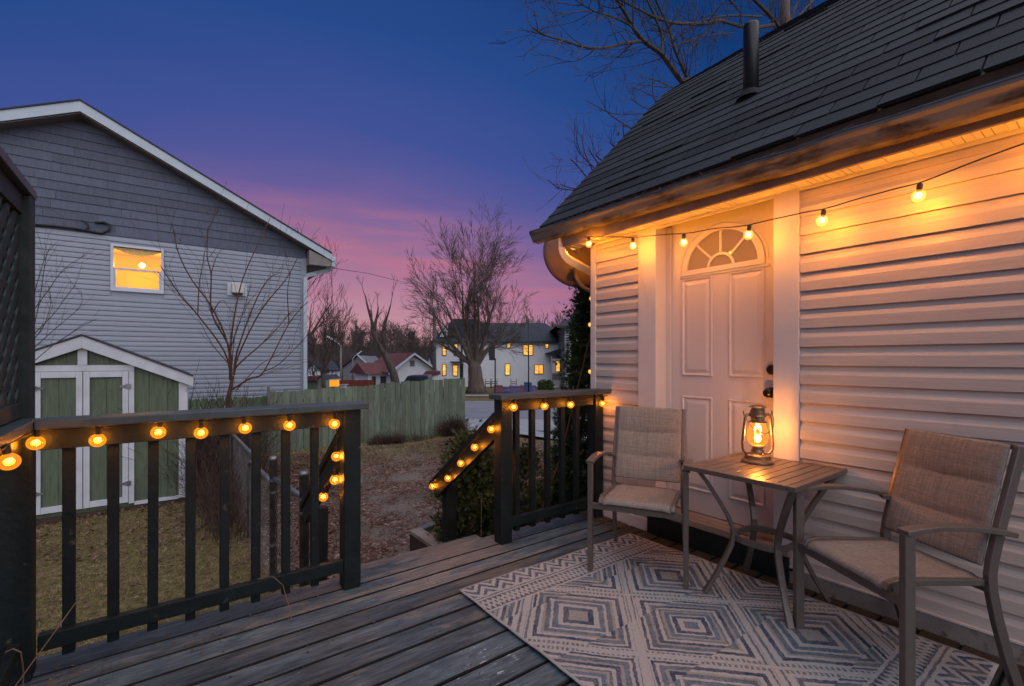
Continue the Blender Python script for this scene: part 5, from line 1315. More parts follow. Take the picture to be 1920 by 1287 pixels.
# small tree overhanging from behind the roof
YT = 6.6
def pr3(lst, s=2.86): return [at(960+x_/s, y_/s, Y=YT) for x_, y_ in lst]
b_ = Vector((8.6, 6.9, -1)); 
t = empty('bare_tree', b_, label='bare tree behind the near roof, limbs reaching over its top edge', cat='tree', group='bare trees')
g = G(); tk = at(1472, 60, Y=YT); g.tube([Vector((tk.x+.2, YT+.2, -1)), Vector((tk.x+.1, YT+.1, 3)), tk, at(1472, -60, Y=YT)], [.26, .22, .14, .12], n=12); g.obj('trunk', M['bark_grey'], t, smooth=True)
g = G()
L3 = [([(1460, 220), (1440, 160), (1380, 80), (1300, 0), (1240, -60)], .085), ([(1480, 150), (1510, 60), (1545, -20)], .06), ([(1500, 140), (1570, 50), (1640, -20)], .045),
      ([(1400, 135), (1300, 150), (1220, 140), (1120, 112), (1050, 125), (930, 128), (850, 120), (760, 90), (700, 60), (600, 10), (540, -30)], .05), ([(1440, 330), (1420, 180), (1390, 90), (1385, -20)], .04),
      ([(1340, 90), (1200, 85), (1100, 92), (1000, 115)], .03), ([(1100, 620), (960, 440), (920, 445), (860, 370), (800, 290), (700, 215), (640, 130), (600, 60), (555, -10)], .075),
      ([(1050, 600), (945, 425), (905, 340), (870, 260), (840, 150), (770, 0)], .05), ([(800, 290), (805, 200), (770, 100), (720, -10)], .045), ([(690, 222), (600, 235), (500, 258), (400, 255), (300, 225), (180, 190), (110, 150)], .032),
      ([(640, 140), (550, 95), (440, 60), (340, 0)], .026), ([(420, 60), (300, 70), (190, 95)], .012), ([(870, 250), (980, 210), (1060, 190), (1200, 175)], .018), ([(1220, 60), (1150, -20)], .03), ([(905, 330), (950, 270), (1010, 210), (1080, 140)], .014), ([(985, 400), (985, 300), (975, 230)], .010),
      ([(1600, 160), (1592, 60), (1600, -40)], .075)]
for l_, r0 in L3:
    P = smooth(pr3(l_)); n = len(P); g.tube(P, [r0*(1-.62*k_/n) for k_ in range(n)], n=6, cap=False)
    for q in range(int(n*.8)):
        k_ = R.randrange(2, n-1); d = (P[k_+1]-P[k_]).normalized()
        dd_ = rnd_dir(d, R.uniform(.4, .9)); branch(g, P[k_], dd_, R.uniform(.3, 1.3)*(r0/.05)**.3, min(.012, r0*.4), 2, dict(CFG, n=[3, 2], rmin=.0042, ratio=(.4, .65), up=.03, wob=1.6))
g.obj('crown', M['bark'], t, fix=False)
# saplings poking out beside the roof edge
YS = 4.6
b_ = Vector((4.3, YS, -.8)); t = empty('bare_shrub', b_, label='leggy bare sapling beside the gable with two dead leaves', cat='shrub', group='bare shrubs')
g = G()
for l_ in ([(730, 610), (620, 612), (540, 610), (470, 580), (400, 540)], [(640, 690), (560, 640), (510, 600), (480, 540)], [(600, 740), (605, 660), (690, 640)], [(870, 470), (780, 520), (700, 490), (655, 470)], [(800, 600), (760, 520), (750, 400)], [(840, 470), (740, 460), (660, 450)], [(860, 470), (770, 430), (690, 410)], [(740, 590), (680, 560), (640, 530)],
           [(450, 950), (390, 820), (375, 720)], [(440, 900), (370, 830), (340, 780)], [(470, 890), (430, 830), (410, 790)], [(480, 860), (450, 830), (485, 800)], [(400, 950), (350, 890), (310, 850)], [(330, 1020), (250, 1010), (195, 965)], [(560, 800), (530, 770), (525, 755)], [(380, 1020), (300, 1005), (260, 990)]):
    P = smooth([at(960+x_/2.86, y_/2.86, Y=YS) for x_, y_ in l_]); n = len(P); g.tube(P, [.010*(1-.6*k_/n) for k_ in range(n)], n=4, cap=False)
    for q in range(6): k_ = R.randrange(1, n-1); branch(g, P[k_], rnd_dir((P[k_+1]-P[k_]).normalized(), R.uniform(.4, .9)), R.uniform(.08, .35), .0036, 1, dict(CFG, n=[2], rmin=.0022))
for a in ((730, 610), (870, 470), (450, 950), (330, 1020), (800, 600)):
    p = at(960+a[0]/2.86, a[1]/2.86, Y=YS); g.tube([p, p+Vector((.5, .1, -1.2)), Vector((4.5, YS+.2, -.8))], .014, n=5)
g.obj('crown', M['bark'], t, fix=False)
for a in ((572, 715), (600, 670)):
    p = at(960+a[0]/2.86, a[1]/2.86, Y=YS); g = G(); g.ball((0, 0, 0), .034, 8, 6, .9); me = g.mesh('dead_leaf', M['leaf']); o = put('dead_leaf', me, t, p); o.rotation_euler = (.3, .5, .3); o.scale = (1, .35, 1)

# evergreens: volumes of small overlapping sprays
def evergreen(c, z0_, z1_, rad, n, mat, label, seed, size=.05, shape='cone', cat='evergreen', lean=(0, 0)):
    rr_ = random.Random(seed); t = empty('evergreen_shrub' if z1_-z0_ < 1.6 else 'evergreen_tree', (c[0], c[1], z0_), label=label, cat=cat, group='evergreens beside the deck')
    g = G(); g.tube([(c[0], c[1], z0_-.1), (c[0]+lean[0], c[1]+lean[1], z1_-.15)], [.05, .012], n=7); g.obj('trunk', M['bark'], t)
    g = G()
    ncl = max(24, n//70); cl = []
    for k_ in range(ncl):
        f_ = rr_.random()**1.1
        rr = rad*(1-f_)**.6 if shape == 'cone' else rad*math.sqrt(max(.05, 1-(f_*1.0)**2.2))
        a = rr_.uniform(0, 6.28); q = rr_.uniform(.55, 1.05)
        cl.append((Vector((c[0]+lean[0]*f_+rr*q*math.cos(a), c[1]+lean[1]*f_+rr*q*math.sin(a), z0_+(z1_-z0_)*f_)), a, rad*rr_.uniform(.22, .42)))
    for i in range(n):
        p0, a, cr = cl[rr_.randrange(ncl)]
        p = p0+Vector((rr_.gauss(0, .5), rr_.gauss(0, .5), rr_.gauss(0, .7)))*cr
        if p.z < z0_-.02: continue
        out = Vector((p.x-c[0], p.y-c[1], 0)); out = out.normalized() if out.length > .01 else Vector((1, 0, 0))
        d = (out*rr_.uniform(.3, 1)+Vector((rr_.gauss(0, .5), rr_.gauss(0, .5), rr_.uniform(.1, 1.3)))).normalized()
        s = size*rr_.uniform(.5, 1.25); sd_ = d.cross(Vector((rr_.gauss(0, 1), rr_.gauss(0, 1), rr_.gauss(0, 1)))).normalized()
        # a spray: a thin central blade with two side blades
        for ang, ll in ((0, 1), (.6, .7), (-.6, .7)):
            dd_ = (d*math.cos(ang)+sd_*math.sin(ang)); ww = d.cross(sd_).normalized()*0+sd_*.13*s
            q = p+d*s*.15*abs(ang)
            g.add([q-ww, q+ww, q+dd_*s*ll], [(0, 1, 2)])
    g.obj('crown', mat, t, fix=False); return t
evergreen((3.90, 3.78), -.75, 2.15, .38, 19000, M['arbor'], 'tall dark arborvitae standing just behind the house corner', 31, .062)
evergreen((2.42, 3.98), -.75, .40, .33, 12000, M['juniper'], 'bushy olive juniper beside the stair handrail, left of the corner post', 32, .062, 'dome')
evergreen((2.85, 3.75), -.75, .32, .30, 7000, M['juniper'], 'smaller juniper seen through the balusters of the short railing', 33, .055, 'dome')
evergreen((3.38, 3.62), -.75, .80, .22, 6000, M['arbor'], 'low green arborvitae shoots below the tall one behind the short railing', 34, .055)
# canes
t = empty('bamboo_cane', at(1020, 900, d=4.0), label='long reddish cane leaning behind the short railing beside the house corner', cat='cane')
g = G(); g.tube([at(1108, 625, d=4.05), at(1082, 730, d=4.05), at(1050, 860, d=4.0), at(1005, 985, d=3.95)], [.005, .006, .007, .008], n=6); g.obj('stem', M['bark_red'], t)
t = empty('bamboo_cane', at(902, 1010, d=3.9), label='thin pale upright stake in front of the juniper', cat='cane')
g = G(); g.tube([at(903, 925, d=3.95), at(902, 1030, d=3.95)], .004, n=6); g.obj('stem', M['twig'], t)

# ------------------------------------------------------------------ grass and leaves
def scatter_blades(name, n, mat, fn, hgt, wid, seed, lay=.8):
    rr_ = np.random.RandomState(seed); V = []; 
    pts = fn(rr_, n); m = len(pts)
    a = rr_.uniform(0, 6.28, m); h_ = rr_.uniform(.5, 1.2, m)*hgt; w_ = wid*rr_.uniform(.6, 1.3, m); b_ = rr_.uniform(0, 6.28, m); l_ = rr_.uniform(0, lay, m)*h_*1.6
    P = np.array(pts); dx, dy = np.cos(a)*w_, np.sin(a)*w_
    v = np.empty((m*3, 3)); v[0::3] = P+np.column_stack((dx, dy, np.zeros(m))); v[1::3] = P-np.column_stack((dx, dy, np.zeros(m))); v[2::3] = P+np.column_stack((np.cos(b_)*l_, np.sin(b_)*l_, h_*(1-.5*l_/(h_*1.6))))
    me = bpy.data.meshes.new(name); me.from_pydata(v.tolist(), [], [(3*i, 3*i+1, 3*i+2) for i in range(m)]); me.materials.append(mat)
    return link(bpy.data.objects.new(name, me))
def lawn(rr_, n):
    o = []
    while len(o) < n:
        x = rr_.uniform(-2.6, .75); y = 2.78+rr_.rand()**1.5*5.4
        if noise.noise((x*.9, y*.9, 2))+rr_.uniform(-.25, .35) > -.1: o.append((x, y, gz(x, y)+.005))
    return o
tag(scatter_blades('lawn_grass', 52000, M['grass'], lawn, .035, .0028, 3, 1.0), 'short dry olive grass of the yard below the left railing', 'grass', kind='stuff')
def tufts(rr_, n):
    o = []
    while len(o) < n:
        x = rr_.uniform(1.2, 7.5); y = rr_.uniform(8.2, 11.7)
        if y > 9.0+.15*x+rr_.uniform(-.6, .6): o.append((x, y, gz(x, y)+.005))
    return o
tag(scatter_blades('verge_grass', 14000, M['grass'], tufts, .06, .005, 5, 1.2), 'straw-coloured grass strip in front of the green fence', 'grass', kind='stuff')
def leaves(name, n, region, label, seed, sz=.03):
    rr_ = random.Random(seed); g = G(); k_ = 0
    while k_ < n:
        x, y = region(rr_)
        z = gz(x, y)+rr_.uniform(.006, .03)+.02; a = rr_.uniform(0, 6.28); s = sz*rr_.uniform(.5, 1.5); t1, t2 = rr_.gauss(0, .35), rr_.gauss(0, .35)
        ca_, sa = math.cos(a), math.sin(a); cu = rr_.uniform(.0, .4)*s
        def q(u_, v_, w_): return (x+(u_*ca_-v_*sa)*s, y+(u_*sa+v_*ca_)*s, z+(u_*t1+v_*t2)*s+w_)
        g.add([q(-1, 0, cu*.4), q(-.2, -.55, cu), q(1, 0, 0), q(-.2, .55, cu), q(0, 0, -cu*.2)], [(0, 1, 4), (1, 2, 4), (2, 3, 4), (3, 0, 4)]); k_ += 1
    return tag(g.obj(name, M['leaf'], None, fix=False), label, 'leaves', kind='stuff')
def reg_lit(rr_):
    while True:
        x = rr_.uniform(.9, 6.5); y = rr_.uniform(2.95, 11)
        cx = 1.75+.42*(y-4.2); e = abs(x-cx)/(1.0+.13*(y-4))
        if rr_.random() < (.25 if e < .6 else 1.0) and noise.noise((x*1.1, y*1.1, 8))+rr_.uniform(-.3, .3) > -.12: return x, y
leaves('leaf_litter', 52000, reg_lit, 'reddish brown leaf litter over the drive beyond the steps', 41, .019)
def reg_yard(rr_):
    while True:
        x = rr_.uniform(-2.6, .8); y = 2.8+rr_.random()*6
        if rr_.random() < (.9 if y > 6.2 else .25): return x, y
leaves('yard_leaves', 4200, reg_yard, 'fallen leaves scattered over the lawn towards the shed', 42, .021)
# dry stalks caught on the deck
t = empty('dry_stalk', (-.33, 2.40, .0), label='dry curled plant stalks lying at the foot of the left corner post', cat='stalk')
g = G(); g.tube([(-.50, 2.30, .02), (-.42, 2.35, .10), (-.33, 2.45, .22), (-.25, 2.53, .33)], .0022, n=5)
g.tube([(-.42, 2.44, .005), (-.415, 2.43, .10), (-.42, 2.42, .18), (-.44, 2.42, .20), (-.46, 2.43, .19)], .0025, n=6)
g.tube([(-.42, 2.44, .005), (-.36, 2.46, .008), (-.22, 2.50, .012)], .002, n=5); g.obj('stalk', M['twig'], t)
t = empty('dry_stalk', (.45, 2.5, .0), label='single dry stalk curving over the bottom rail near the corner post', cat='stalk')
g = G(); g.tube([(.36, 2.57, .17), (.42, 2.54, .18), (.46, 2.50, .14), (.475, 2.44, .06), (.48, 2.40, .006)], .0022, n=5); g.obj('stalk', M['twig'], t)

g = G(); rr_ = random.Random(55)
for i in range(420):
    if i < 260: x, y = rr_.gauss(2.74, .05), rr_.uniform(2.1, 2.66)
    elif i < 330: x, y = rr_.uniform(-.4, .6), rr_.gauss(2.5, .07)
    else: x, y = rr_.uniform(-.3, 2.6), rr_.uniform(1.2, 2.6)
    if 1.22 < x < 2.66 and y < 2.2: continue
    a = rr_.uniform(0, 6.28); s = rr_.uniform(.003, .011); z = .002+rr_.uniform(0, .006)
    g.add([(x+s*math.cos(a), y+s*math.sin(a), z), (x+s*.5*math.cos(a+1.7), y+s*.5*math.sin(a+1.7), z+.002), (x-s*math.cos(a), y-s*math.sin(a), z), (x+s*.5*math.cos(a-1.7), y+s*.5*math.sin(a-1.7), z+.001)], [(0, 1, 2, 3)])
tag(g.obj('deck_debris', M['leaf'], None, fix=False), 'crumbs of dead leaves scattered over the deck boards', 'leaves', kind='stuff')
# ================================================================== FAR BUILDINGS
def fbox(par, name, px0, px1, py0, py1, d, mat, depth=.1, proud=0):
    a = at(px0, py1, d=d-proud); b_ = at(px1, py0, d=d-proud)
    r0, r1 = (px0-960)/F*(d-proud), (px1-960)/F*(d-proud)
    g = G(); v = []
    for dd_ in (d-proud, d-proud+depth):
        for r_, z_ in ((r0, a.z), (r1, a.z), (r1, b_.z), (r0, b_.z)): v.append((*RD(r_, dd_), z_))
    g.add(v, [(0, 1, 2, 3), (7, 6, 5, 4), (0, 4, 5, 1), (1, 5, 6, 2), (2, 6, 7, 3), (3, 7, 4, 0)]); return g.obj(name, mat, par)
def rdprism(poly, d0, d1):
    """outline in (r,z) extruded in depth"""
    g = G(); n = len(poly); v = [(*RD(r_, d0), z_) for r_, z_ in poly]+[(*RD(r_, d1), z_) for r_, z_ in poly]
    return g.add(v, [tuple(range(n))[::-1], tuple(range(n, 2*n))]+[(i, (i+1) % n, (i+1) % n+n, i+n) for i in range(n)])
DW = 52.0
def rz(px, py, d): return ((px-960)/F*d, EYE+(674-py)/F*d)
wh = empty('house', (*RD(-1, DW+5), -1.9), label='long white two-storey house across the street with many lit windows', cat='house', group='houses across the street')
e0 = rz(816, 640.5, DW); e1 = rz(1062, 640.5, DW)
g = rdprism([(e0[0], -2.1), (e1[0], -2.1), (e1[0], e0[1]), (e0[0], e0[1])], DW, DW+9); g.obj('wall', M['f_white'], wh)
zs = e0[1]-.2
while zs > -1.9:                                                   # lap siding courses
    g = rdprism([(e0[0], zs), (e1[0], zs), (e1[0], zs+.035), (e0[0], zs+.035)], DW-.03, DW); g.obj('siding_board', M['f_white'], wh); zs -= .30
# main hipped roof
ov = .5; z_e = e0[1]; rl_, rr__ = e0[0]-ov, e1[0]+ov
rid = rz(905, 606, DW+4.5)[1]; ra, rb_ = rz(880, 606, DW+4.5)[0], rz(1022, 606, DW+4.5)[0]
v = [(*RD(rl_, DW-ov), z_e), (*RD(rr__, DW-ov), z_e), (*RD(rr__, DW+9+ov), z_e), (*RD(rl_, DW+9+ov), z_e), (*RD(ra, DW+4.5), rid), (*RD(rb_, DW+4.5), rid), (*RD(rl_, DW-ov), z_e-.18), (*RD(rr__, DW-ov), z_e-.18), (*RD(rr__, DW+9+ov), z_e-.18), (*RD(rl_, DW+9+ov), z_e-.18)]
g = G(); g.add(v, [(0, 1, 5, 4), (1, 2, 5), (2, 3, 4, 5), (3, 0, 4), (0, 6, 7, 1), (1, 7, 8, 2), (6, 9, 8, 7), (3, 9, 6, 0)]); g.obj('roof', M['f_roof'], wh, fix=False)
# front cross gable at the left end
gp = [rz(814, 640.5, DW-.6), rz(843, 597, DW-.6), rz(897, 640.5, DW-.6)]
g = G(); rt = rz(905, 596, DW+4.5)
pk = rz(856, 595, DW+.5); v = [(*RD(rl_+.1, DW-ov-.1), z_e), (*RD(rz(845, 0, DW)[0]+.2, DW-.6), rz(0, 606, DW)[1]), (*RD(rz(903, 0, DW)[0], DW-.3), z_e), (*RD(pk[0], DW+2.5), pk[1]+.35), (*RD(rt[0], DW+5), rt[1]+.1)]
g = rdprism([(rl_-.1, z_e-.05), (rz(850, 0, DW)[0], rz(0, 597.5, DW)[1]), (rz(898, 0, DW)[0], rz(0, 598.5, DW)[1]), (rz(935, 0, DW)[0], z_e-.02)], DW+.2, DW+7.5); g.obj('cross_roof', M['f_roof'], wh)
gw = rdprism([(rz(824, 0, DW)[0], rz(0, 632, DW)[1]), (rz(839, 0, DW)[0], rz(0, 632, DW)[1]), (rz(839, 0, DW)[0], rz(0, 608, DW)[1])], DW+.05, DW+.19); gw.obj('gable_wall', M['f_white'], wh)
fbox(wh, 'gable_window', 840, 851, 614, 632, DW+.18, M['f_black'], .1, .06)
k_ = 5.647
def win_(x0, x1, y0, y1, par=wh, dd_=DW, mull=0, dark=False, ox=800, oy=560):
    a, b_, c, d_ = ox+x0/k_, ox+x1/k_, oy+y0/k_, oy+y1/k_
    f_ = fbox(par, 'window', a, b_, c, d_, dd_, M['f_black'], .1, .07)
    ins = 1.3
    if mull:
        m = (a+b_)/2; fbox(f_, 'pane', a+ins, m-.6, c+ins, d_-ins, dd_, M['lit'], .03, .085); fbox(f_, 'pane', m+.6, b_-ins, c+ins, d_-ins, dd_, M['lit'], .03, .085)
    else:
        fbox(f_, 'pane', a+ins, b_-ins, c+ins, d_-ins, dd_, M['lit'] if not dark else M['glass_dark'], .03, .085)
    ym = c+(d_-c)*.66
    fbox(f_, 'meeting_rail', a+ins, b_-ins, ym-.25, ym+.25, dd_, M['f_black'], .02, .10)
for q in ((163, 208, 480, 607), (287, 332, 480, 606), (163, 207, 693, 820), (275, 331, 703, 823), (655, 720, 490, 605), (847, 892, 470, 528), (1252, 1294, 478, 532), (828, 886, 688, 815)): win_(*q)
win_(1018, 1128, 487, 605, mull=1); win_(1138, 1238, 700, 802, mull=1)
# side porch wing of the white house
pw = rz(1030, 667, DW-2.2); pe = rz(1062, 667, DW-2.2)
rdprism([(rz(1036, 0, DW-2.1)[0], -2.1), (pe[0]+2.5, -2.1), (pe[0]+2.5, pw[1]-.35), (rz(1036, 0, DW-2.1)[0], pw[1]-.35)], DW-2.1, DW-.1).obj('porch_wall', M['f_white'], wh)
rdprism([(rz(1024, 0, DW-2.4)[0], rz(0, 662.5, DW-2.4)[1]), (rz(1046, 0, DW-2.4)[0], rz(0, 655.5, DW-2.4)[1]), (pe[0]+3, rz(0, 655.5, DW-2.4)[1]), (pe[0]+3, rz(0, 663.5, DW-2.4)[1]), (rz(1026, 0, DW-2.4)[0], rz(0, 664, DW-2.4)[1])], DW-2.4, DW-.1).obj('porch_roof', M['f_roof'], wh)
win_(1362, 1416, 655, 778, dd_=DW-2.1)
fbox(wh, 'door_canopy', 844, 868, 678, 680, DW, M['f_black'], 1.2, 1.1); fbox(wh, 'wall_lamp', 862, 868, 667.5, 677, DW, M['f_black'], .2, .15); fbox(wh, 'entry_door', 862.5, 868.5, 682, 712, DW, M['glass_dark'], .1, .05)
fbox(wh, 'downpipe', 878.5, 880, 655, 719, DW, M['f_black'], .1, .12); fbox(wh, 'downpipe', 1033.5, 1035, 668, 712, DW-2.1, M['vinyl'], .1, .12)
# house at the far right, mostly behind the arborvitae
D2 = 46.0
fr = empty('house', (*RD(8, D2+4), -1.8), label='pale house half hidden behind the arborvitae, dark blue hipped roof', cat='house', group='houses across the street')
a0_, a1_ = rz(1058.5, 611, D2), rz(1140, 611, D2)
rdprism([(a0_[0], -2), (a1_[0], -2), (a1_[0], a0_[1]), (a0_[0], a0_[1])], D2, D2+8).obj('wall', M['f_grey'], fr)
zs = a0_[1]-.15
while zs > -1.8: rdprism([(a0_[0], zs), (a1_[0], zs), (a1_[0], zs+.03), (a0_[0], zs+.03)], D2-.03, D2).obj('siding_board', M['f_white'], fr); zs -= .24
q0 = rz(1044, 611, D2-.7); q1 = rz(1092, 588, D2+3); 
v = [(*RD(q0[0], D2-.7), q0[1]), (*RD(a1_[0]+1, D2-.7), q0[1]), (*RD(a1_[0]+1, D2+9), q0[1]), (*RD(q0[0], D2+9), q0[1]), (*RD(q1[0], D2+4), q1[1]+.3), (*RD(a1_[0]+1, D2+4), q1[1]+.3), (*RD(q0[0], D2-.7), q0[1]-.2), (*RD(a1_[0]+1, D2-.7), q0[1]-.2)]
g = G(); g.add(v, [(0, 1, 5, 4), (1, 2, 5), (2, 3, 4, 5), (3, 0, 4), (0, 6, 7, 1)]); g.obj('roof', M['f_roof'], fr, fix=False)
fbox(fr, 'window', 1078, 1086, 616, 640, D2, M['vinyl'], .1, .05)
# red-roofed white house with gable to the street (axes as the near house)
D3 = 44.0
rg = empty('house', at(760, 716, d=D3), label='small white gabled house with a red roof beyond the green fence', cat='house', group='houses across the street')
cR = at(809, 716, d=D3+1.2); cL = at(735, 716, d=D3-2.0)
ax_ = Vector((1, 0, 0)); Yg = cL.y; xl_ = cL.x; xr_ = at(812, 716, Y=Yg).x; zb_ = ground_z(xl_, Yg)-.2; ze = at(735, 693, Y=Yg).z; xm = at(773, 662, Y=Yg).x; zp = at(773, 664, Y=Yg).z
G().box(xl_, xr_, Yg, Yg+6, zb_, ze).obj('wall', M['f_white'], rg)
G().prism([(xl_, ze+.001), (xr_, ze+.001), (xm, zp-.15)], 'y', Yg+.0, Yg+6).obj('gable_wall', M['f_white'], rg)
sl1 = (zp-ze)/(xm-xl_); sl2 = (zp-ze)/(xr_-xm)
for s_, xe in ((-1, xl_-.5), (1, xr_+.5)):
    zz = zp-(sl1*(xm-xe) if s_ < 0 else sl2*(xe-xm))
    G().prism([(xm, zp+.12), (xe, zz+.12), (xe, zz), (xm, zp)], 'y', Yg-.5, Yg+6.4).obj('roof_slab', M['f_red'], rg)
    G().prism([(xm, zp+.11), (xe, zz+.11), (xe, zz-.10), (xm, zp-.10)], 'y', Yg-.56, Yg-.51).obj('rake_board', M['vinyl'], rg)
G().box(xm-.22, xm+.22, Yg-.06, Yg, zp-1.15, zp-.60).obj('gable_vent', M['f_grey'], rg)
zs = ze
while zs > zb_: G().box(xl_+.02, xr_, Yg-.03, Yg-.001, zs, zs+.03).obj('siding_board', M['f_white'], rg); zs -= .28
# its porch wing on the left with windows
xw = at(690, 712, Y=Yg+1.5).x
G().box(xw, xl_-.01, Yg+1.5, Yg+5, zb_, ze-.35).obj('wing_wall', M['f_white'], rg)
G().prism([(Yg+.9, ze-.40), (Yg+3.3, zp-.8), (Yg+5.6, ze-.40)], 'x', xw-.4, xm-.3).obj('wing_roof', M['f_red'], rg)
for i, (p0, p1) in enumerate(((697, 704), (706, 711), (713, 723), (724, 732))):
    x0, x1 = at(p0, 700, Y=Yg+1.5).x, at(p1, 700, Y=Yg+1.5).x; G().box(x0, x1, Yg+1.42, Yg+1.499, ze-1.75, ze-.65).obj('window' if i != 1 else 'door', M['glass_dark'] if i != 1 else M['vinyl'], rg)
# small gable porch right of it
cp = at(805, 716, d=D3-5); t = empty('shed', cp, label='little white outbuilding with a brown roof right of the parked van', cat='shed', group='small outbuildings across the street')
p0 = at(794, 716, d=D3-5); p1 = at(813, 716, d=D3-5); zt = at(800, 705, d=D3-5).z; zp_ = at(800, 698, d=D3-5).z
rdprism([((794-960)/F*(D3-5), -1.8), ((813-960)/F*(D3-5), -1.8), ((813-960)/F*(D3-5), zt), ((794-960)/F*(D3-5), zt)], D3-5, D3-2).obj('wall', M['f_white'], t)
rdprism([((791-960)/F*(D3-5), zt), ((815-960)/F*(D3-5), zt), ((815-960)/F*(D3-5), zp_), ((801-960)/F*(D3-5), zp_+.1)], D3-5.4, D3-1.8).obj('roof', M['f_red'], t)
# white steep gable peeking right of it
D4 = 60; t = empty('house', (*RD(-9.6, D4), -1.9), label='narrow steep white gable between the red-roofed house and the long white one', cat='house', group='houses across the street')
rdprism([rz(799, 712, D4), rz(812, 712, D4), rz(812, 690, D4), rz(805, 667, D4), rz(799, 690, D4)], D4, D4+6).obj('wall', M['f_white'], t)
rdprism([rz(797.5, 691, D4), rz(805, 665.5, D4), rz(813, 691, D4), rz(812, 691, D4), rz(805, 667.5, D4), rz(799, 691, D4)], D4-.3, D4+6).obj('roof', M['f_roof'], t)
# grey house left of it, ridge and white rake
D5 = 56; t = empty('house', (*RD(-17, D5), -1.9), label='dark grey house with a white rake board left of the red-roofed house', cat='house', group='houses across the street')
rdprism([rz(655, 716, D5), rz(694, 716, D5), rz(694, 688, D5), rz(672, 667, D5), rz(640, 692, D5), rz(640, 716, D5)], D5, D5+7).obj('wall', M['f_grey'], t)
rdprism([rz(671, 666, D5), rz(696, 689, D5), rz(696, 687, D5), rz(671, 663.5, D5)], D5-.4, D5-.2).obj('rake_board', M['vinyl'], t)
rdprism([rz(637, 690, D5), rz(671, 663.5, D5), rz(671, 666.5, D5), rz(637, 693, D5)], D5-.38, D5+7).obj('roof', M['f_roof'], t)
fbox(t, 'window', 669, 676, 693, 702, D5, M['glass_dark'], .1, .05)
# pale distant house far left behind trees
D6 = 66; t = empty('house', (*RD(-25, D6), -1.9), label='distant pale house behind the bare trees beside the grey house corner', cat='house', group='houses across the street')
rdprism([rz(578, 712, D6), rz(622, 712, D6), rz(622, 695, D6), rz(600, 692, D6), rz(588, 680, D6), rz(578, 692, D6)], D6, D6+7).obj('wall', M['f_white'], t)
rdprism([rz(574, 693, D6), rz(588, 677.5, D6), rz(602, 692, D6), rz(626, 694, D6), rz(626, 696, D6), rz(600, 695, D6), rz(588, 681, D6), rz(576, 695, D6)], D6-.4, D6+7).obj('roof', M['f_roof'], t)
fbox(t, 'window', 586, 590, 697, 705, D6, M['glass_dark'], .1, .05)
# two little sheds behind the fence
D7 = 24; t = empty('shed', (*RD(-9.9, D7), -1.2), label='small dark green shed with an orange-red roof by the house corner', cat='shed', group='small outbuildings across the street')
rdprism([rz(577, 736, D7), rz(594.5, 736, D7), rz(594.5, 713.5, D7), rz(577, 713.5, D7)], D7, D7+2).obj('wall', M['shed_green'], t)
rdprism([rz(576, 714, D7), rz(596, 714, D7), rz(594, 706, D7), rz(576, 705.5, D7)], D7-.15, D7+2.1).obj('roof', M['f_red'], t)
t = empty('shed', (*RD(-9.6, D7+.1), -1.2), label='small pale green gabled shed beside the dark green one', cat='shed', group='small outbuildings across the street')
rdprism([rz(595, 736, D7), rz(609, 736, D7), rz(609, 712, D7), rz(602, 706, D7), rz(595, 712, D7)], D7+.02, D7+2).obj('wall', M['fence_green'], t)
rdprism([rz(593.5, 713, D7), rz(602, 705, D7), rz(610, 712.5, D7), rz(609.5, 711, D7), rz(602, 703.8, D7), rz(593.5, 711.5, D7)], D7-.05, D7+2.1).obj('roof', M['f_roof'], t)
# glowing amber box lamp behind the fence
t = empty('box_lamp', (*RD(-8.7, 22.5), -1.1), label='glowing amber box lamp standing behind the green fence', cat='lamp')
mm = emit('amber_box', lin((255, 140, 30)), 1.1)
fbox(t, 'glowing_body', 618, 631, 713.5, 725, 22.5, mm, .35); fbox(t, 'lid', 616.5, 632.5, 711.5, 713.3, 22.6, M['ventbeige'], .45, .1); fbox(t, 'stand', 621, 628, 725.2, 742, 22.5, M['lamp_pole'], .2)
g = G(); p = Vector((*RD(*((624-960)/F*22.4, 22.4)), rz(0, 719, 22.4)[1]))
# red low fence
t = empty('red_fence', (*RD(-9.5, 31), -1.3), label='low red board fence behind the green fence', cat='fence')
xr0 = 612
while xr0 < 700:
    fbox(t, 'fence_board', xr0, xr0+4.6, 712.5+R.uniform(-.3, .3)+(700-xr0)*.012, 728, 31, M['f_redfence'], .05); xr0 += 5
# pale parked thing on the fence line: low grey roof box
t = empty('utility_box', (*RD(-8.2, 21.6), -1.1), label='pale grey utility box just above the green fence top', cat='utility box')
fbox(t, 'cabinet', 637, 646, 723.5, 742, 21.6, M['vinyl'], .3); fbox(t, 'lid', 636, 647.5, 721.2, 723.3, 21.6, M['concrete'], .4, .05)

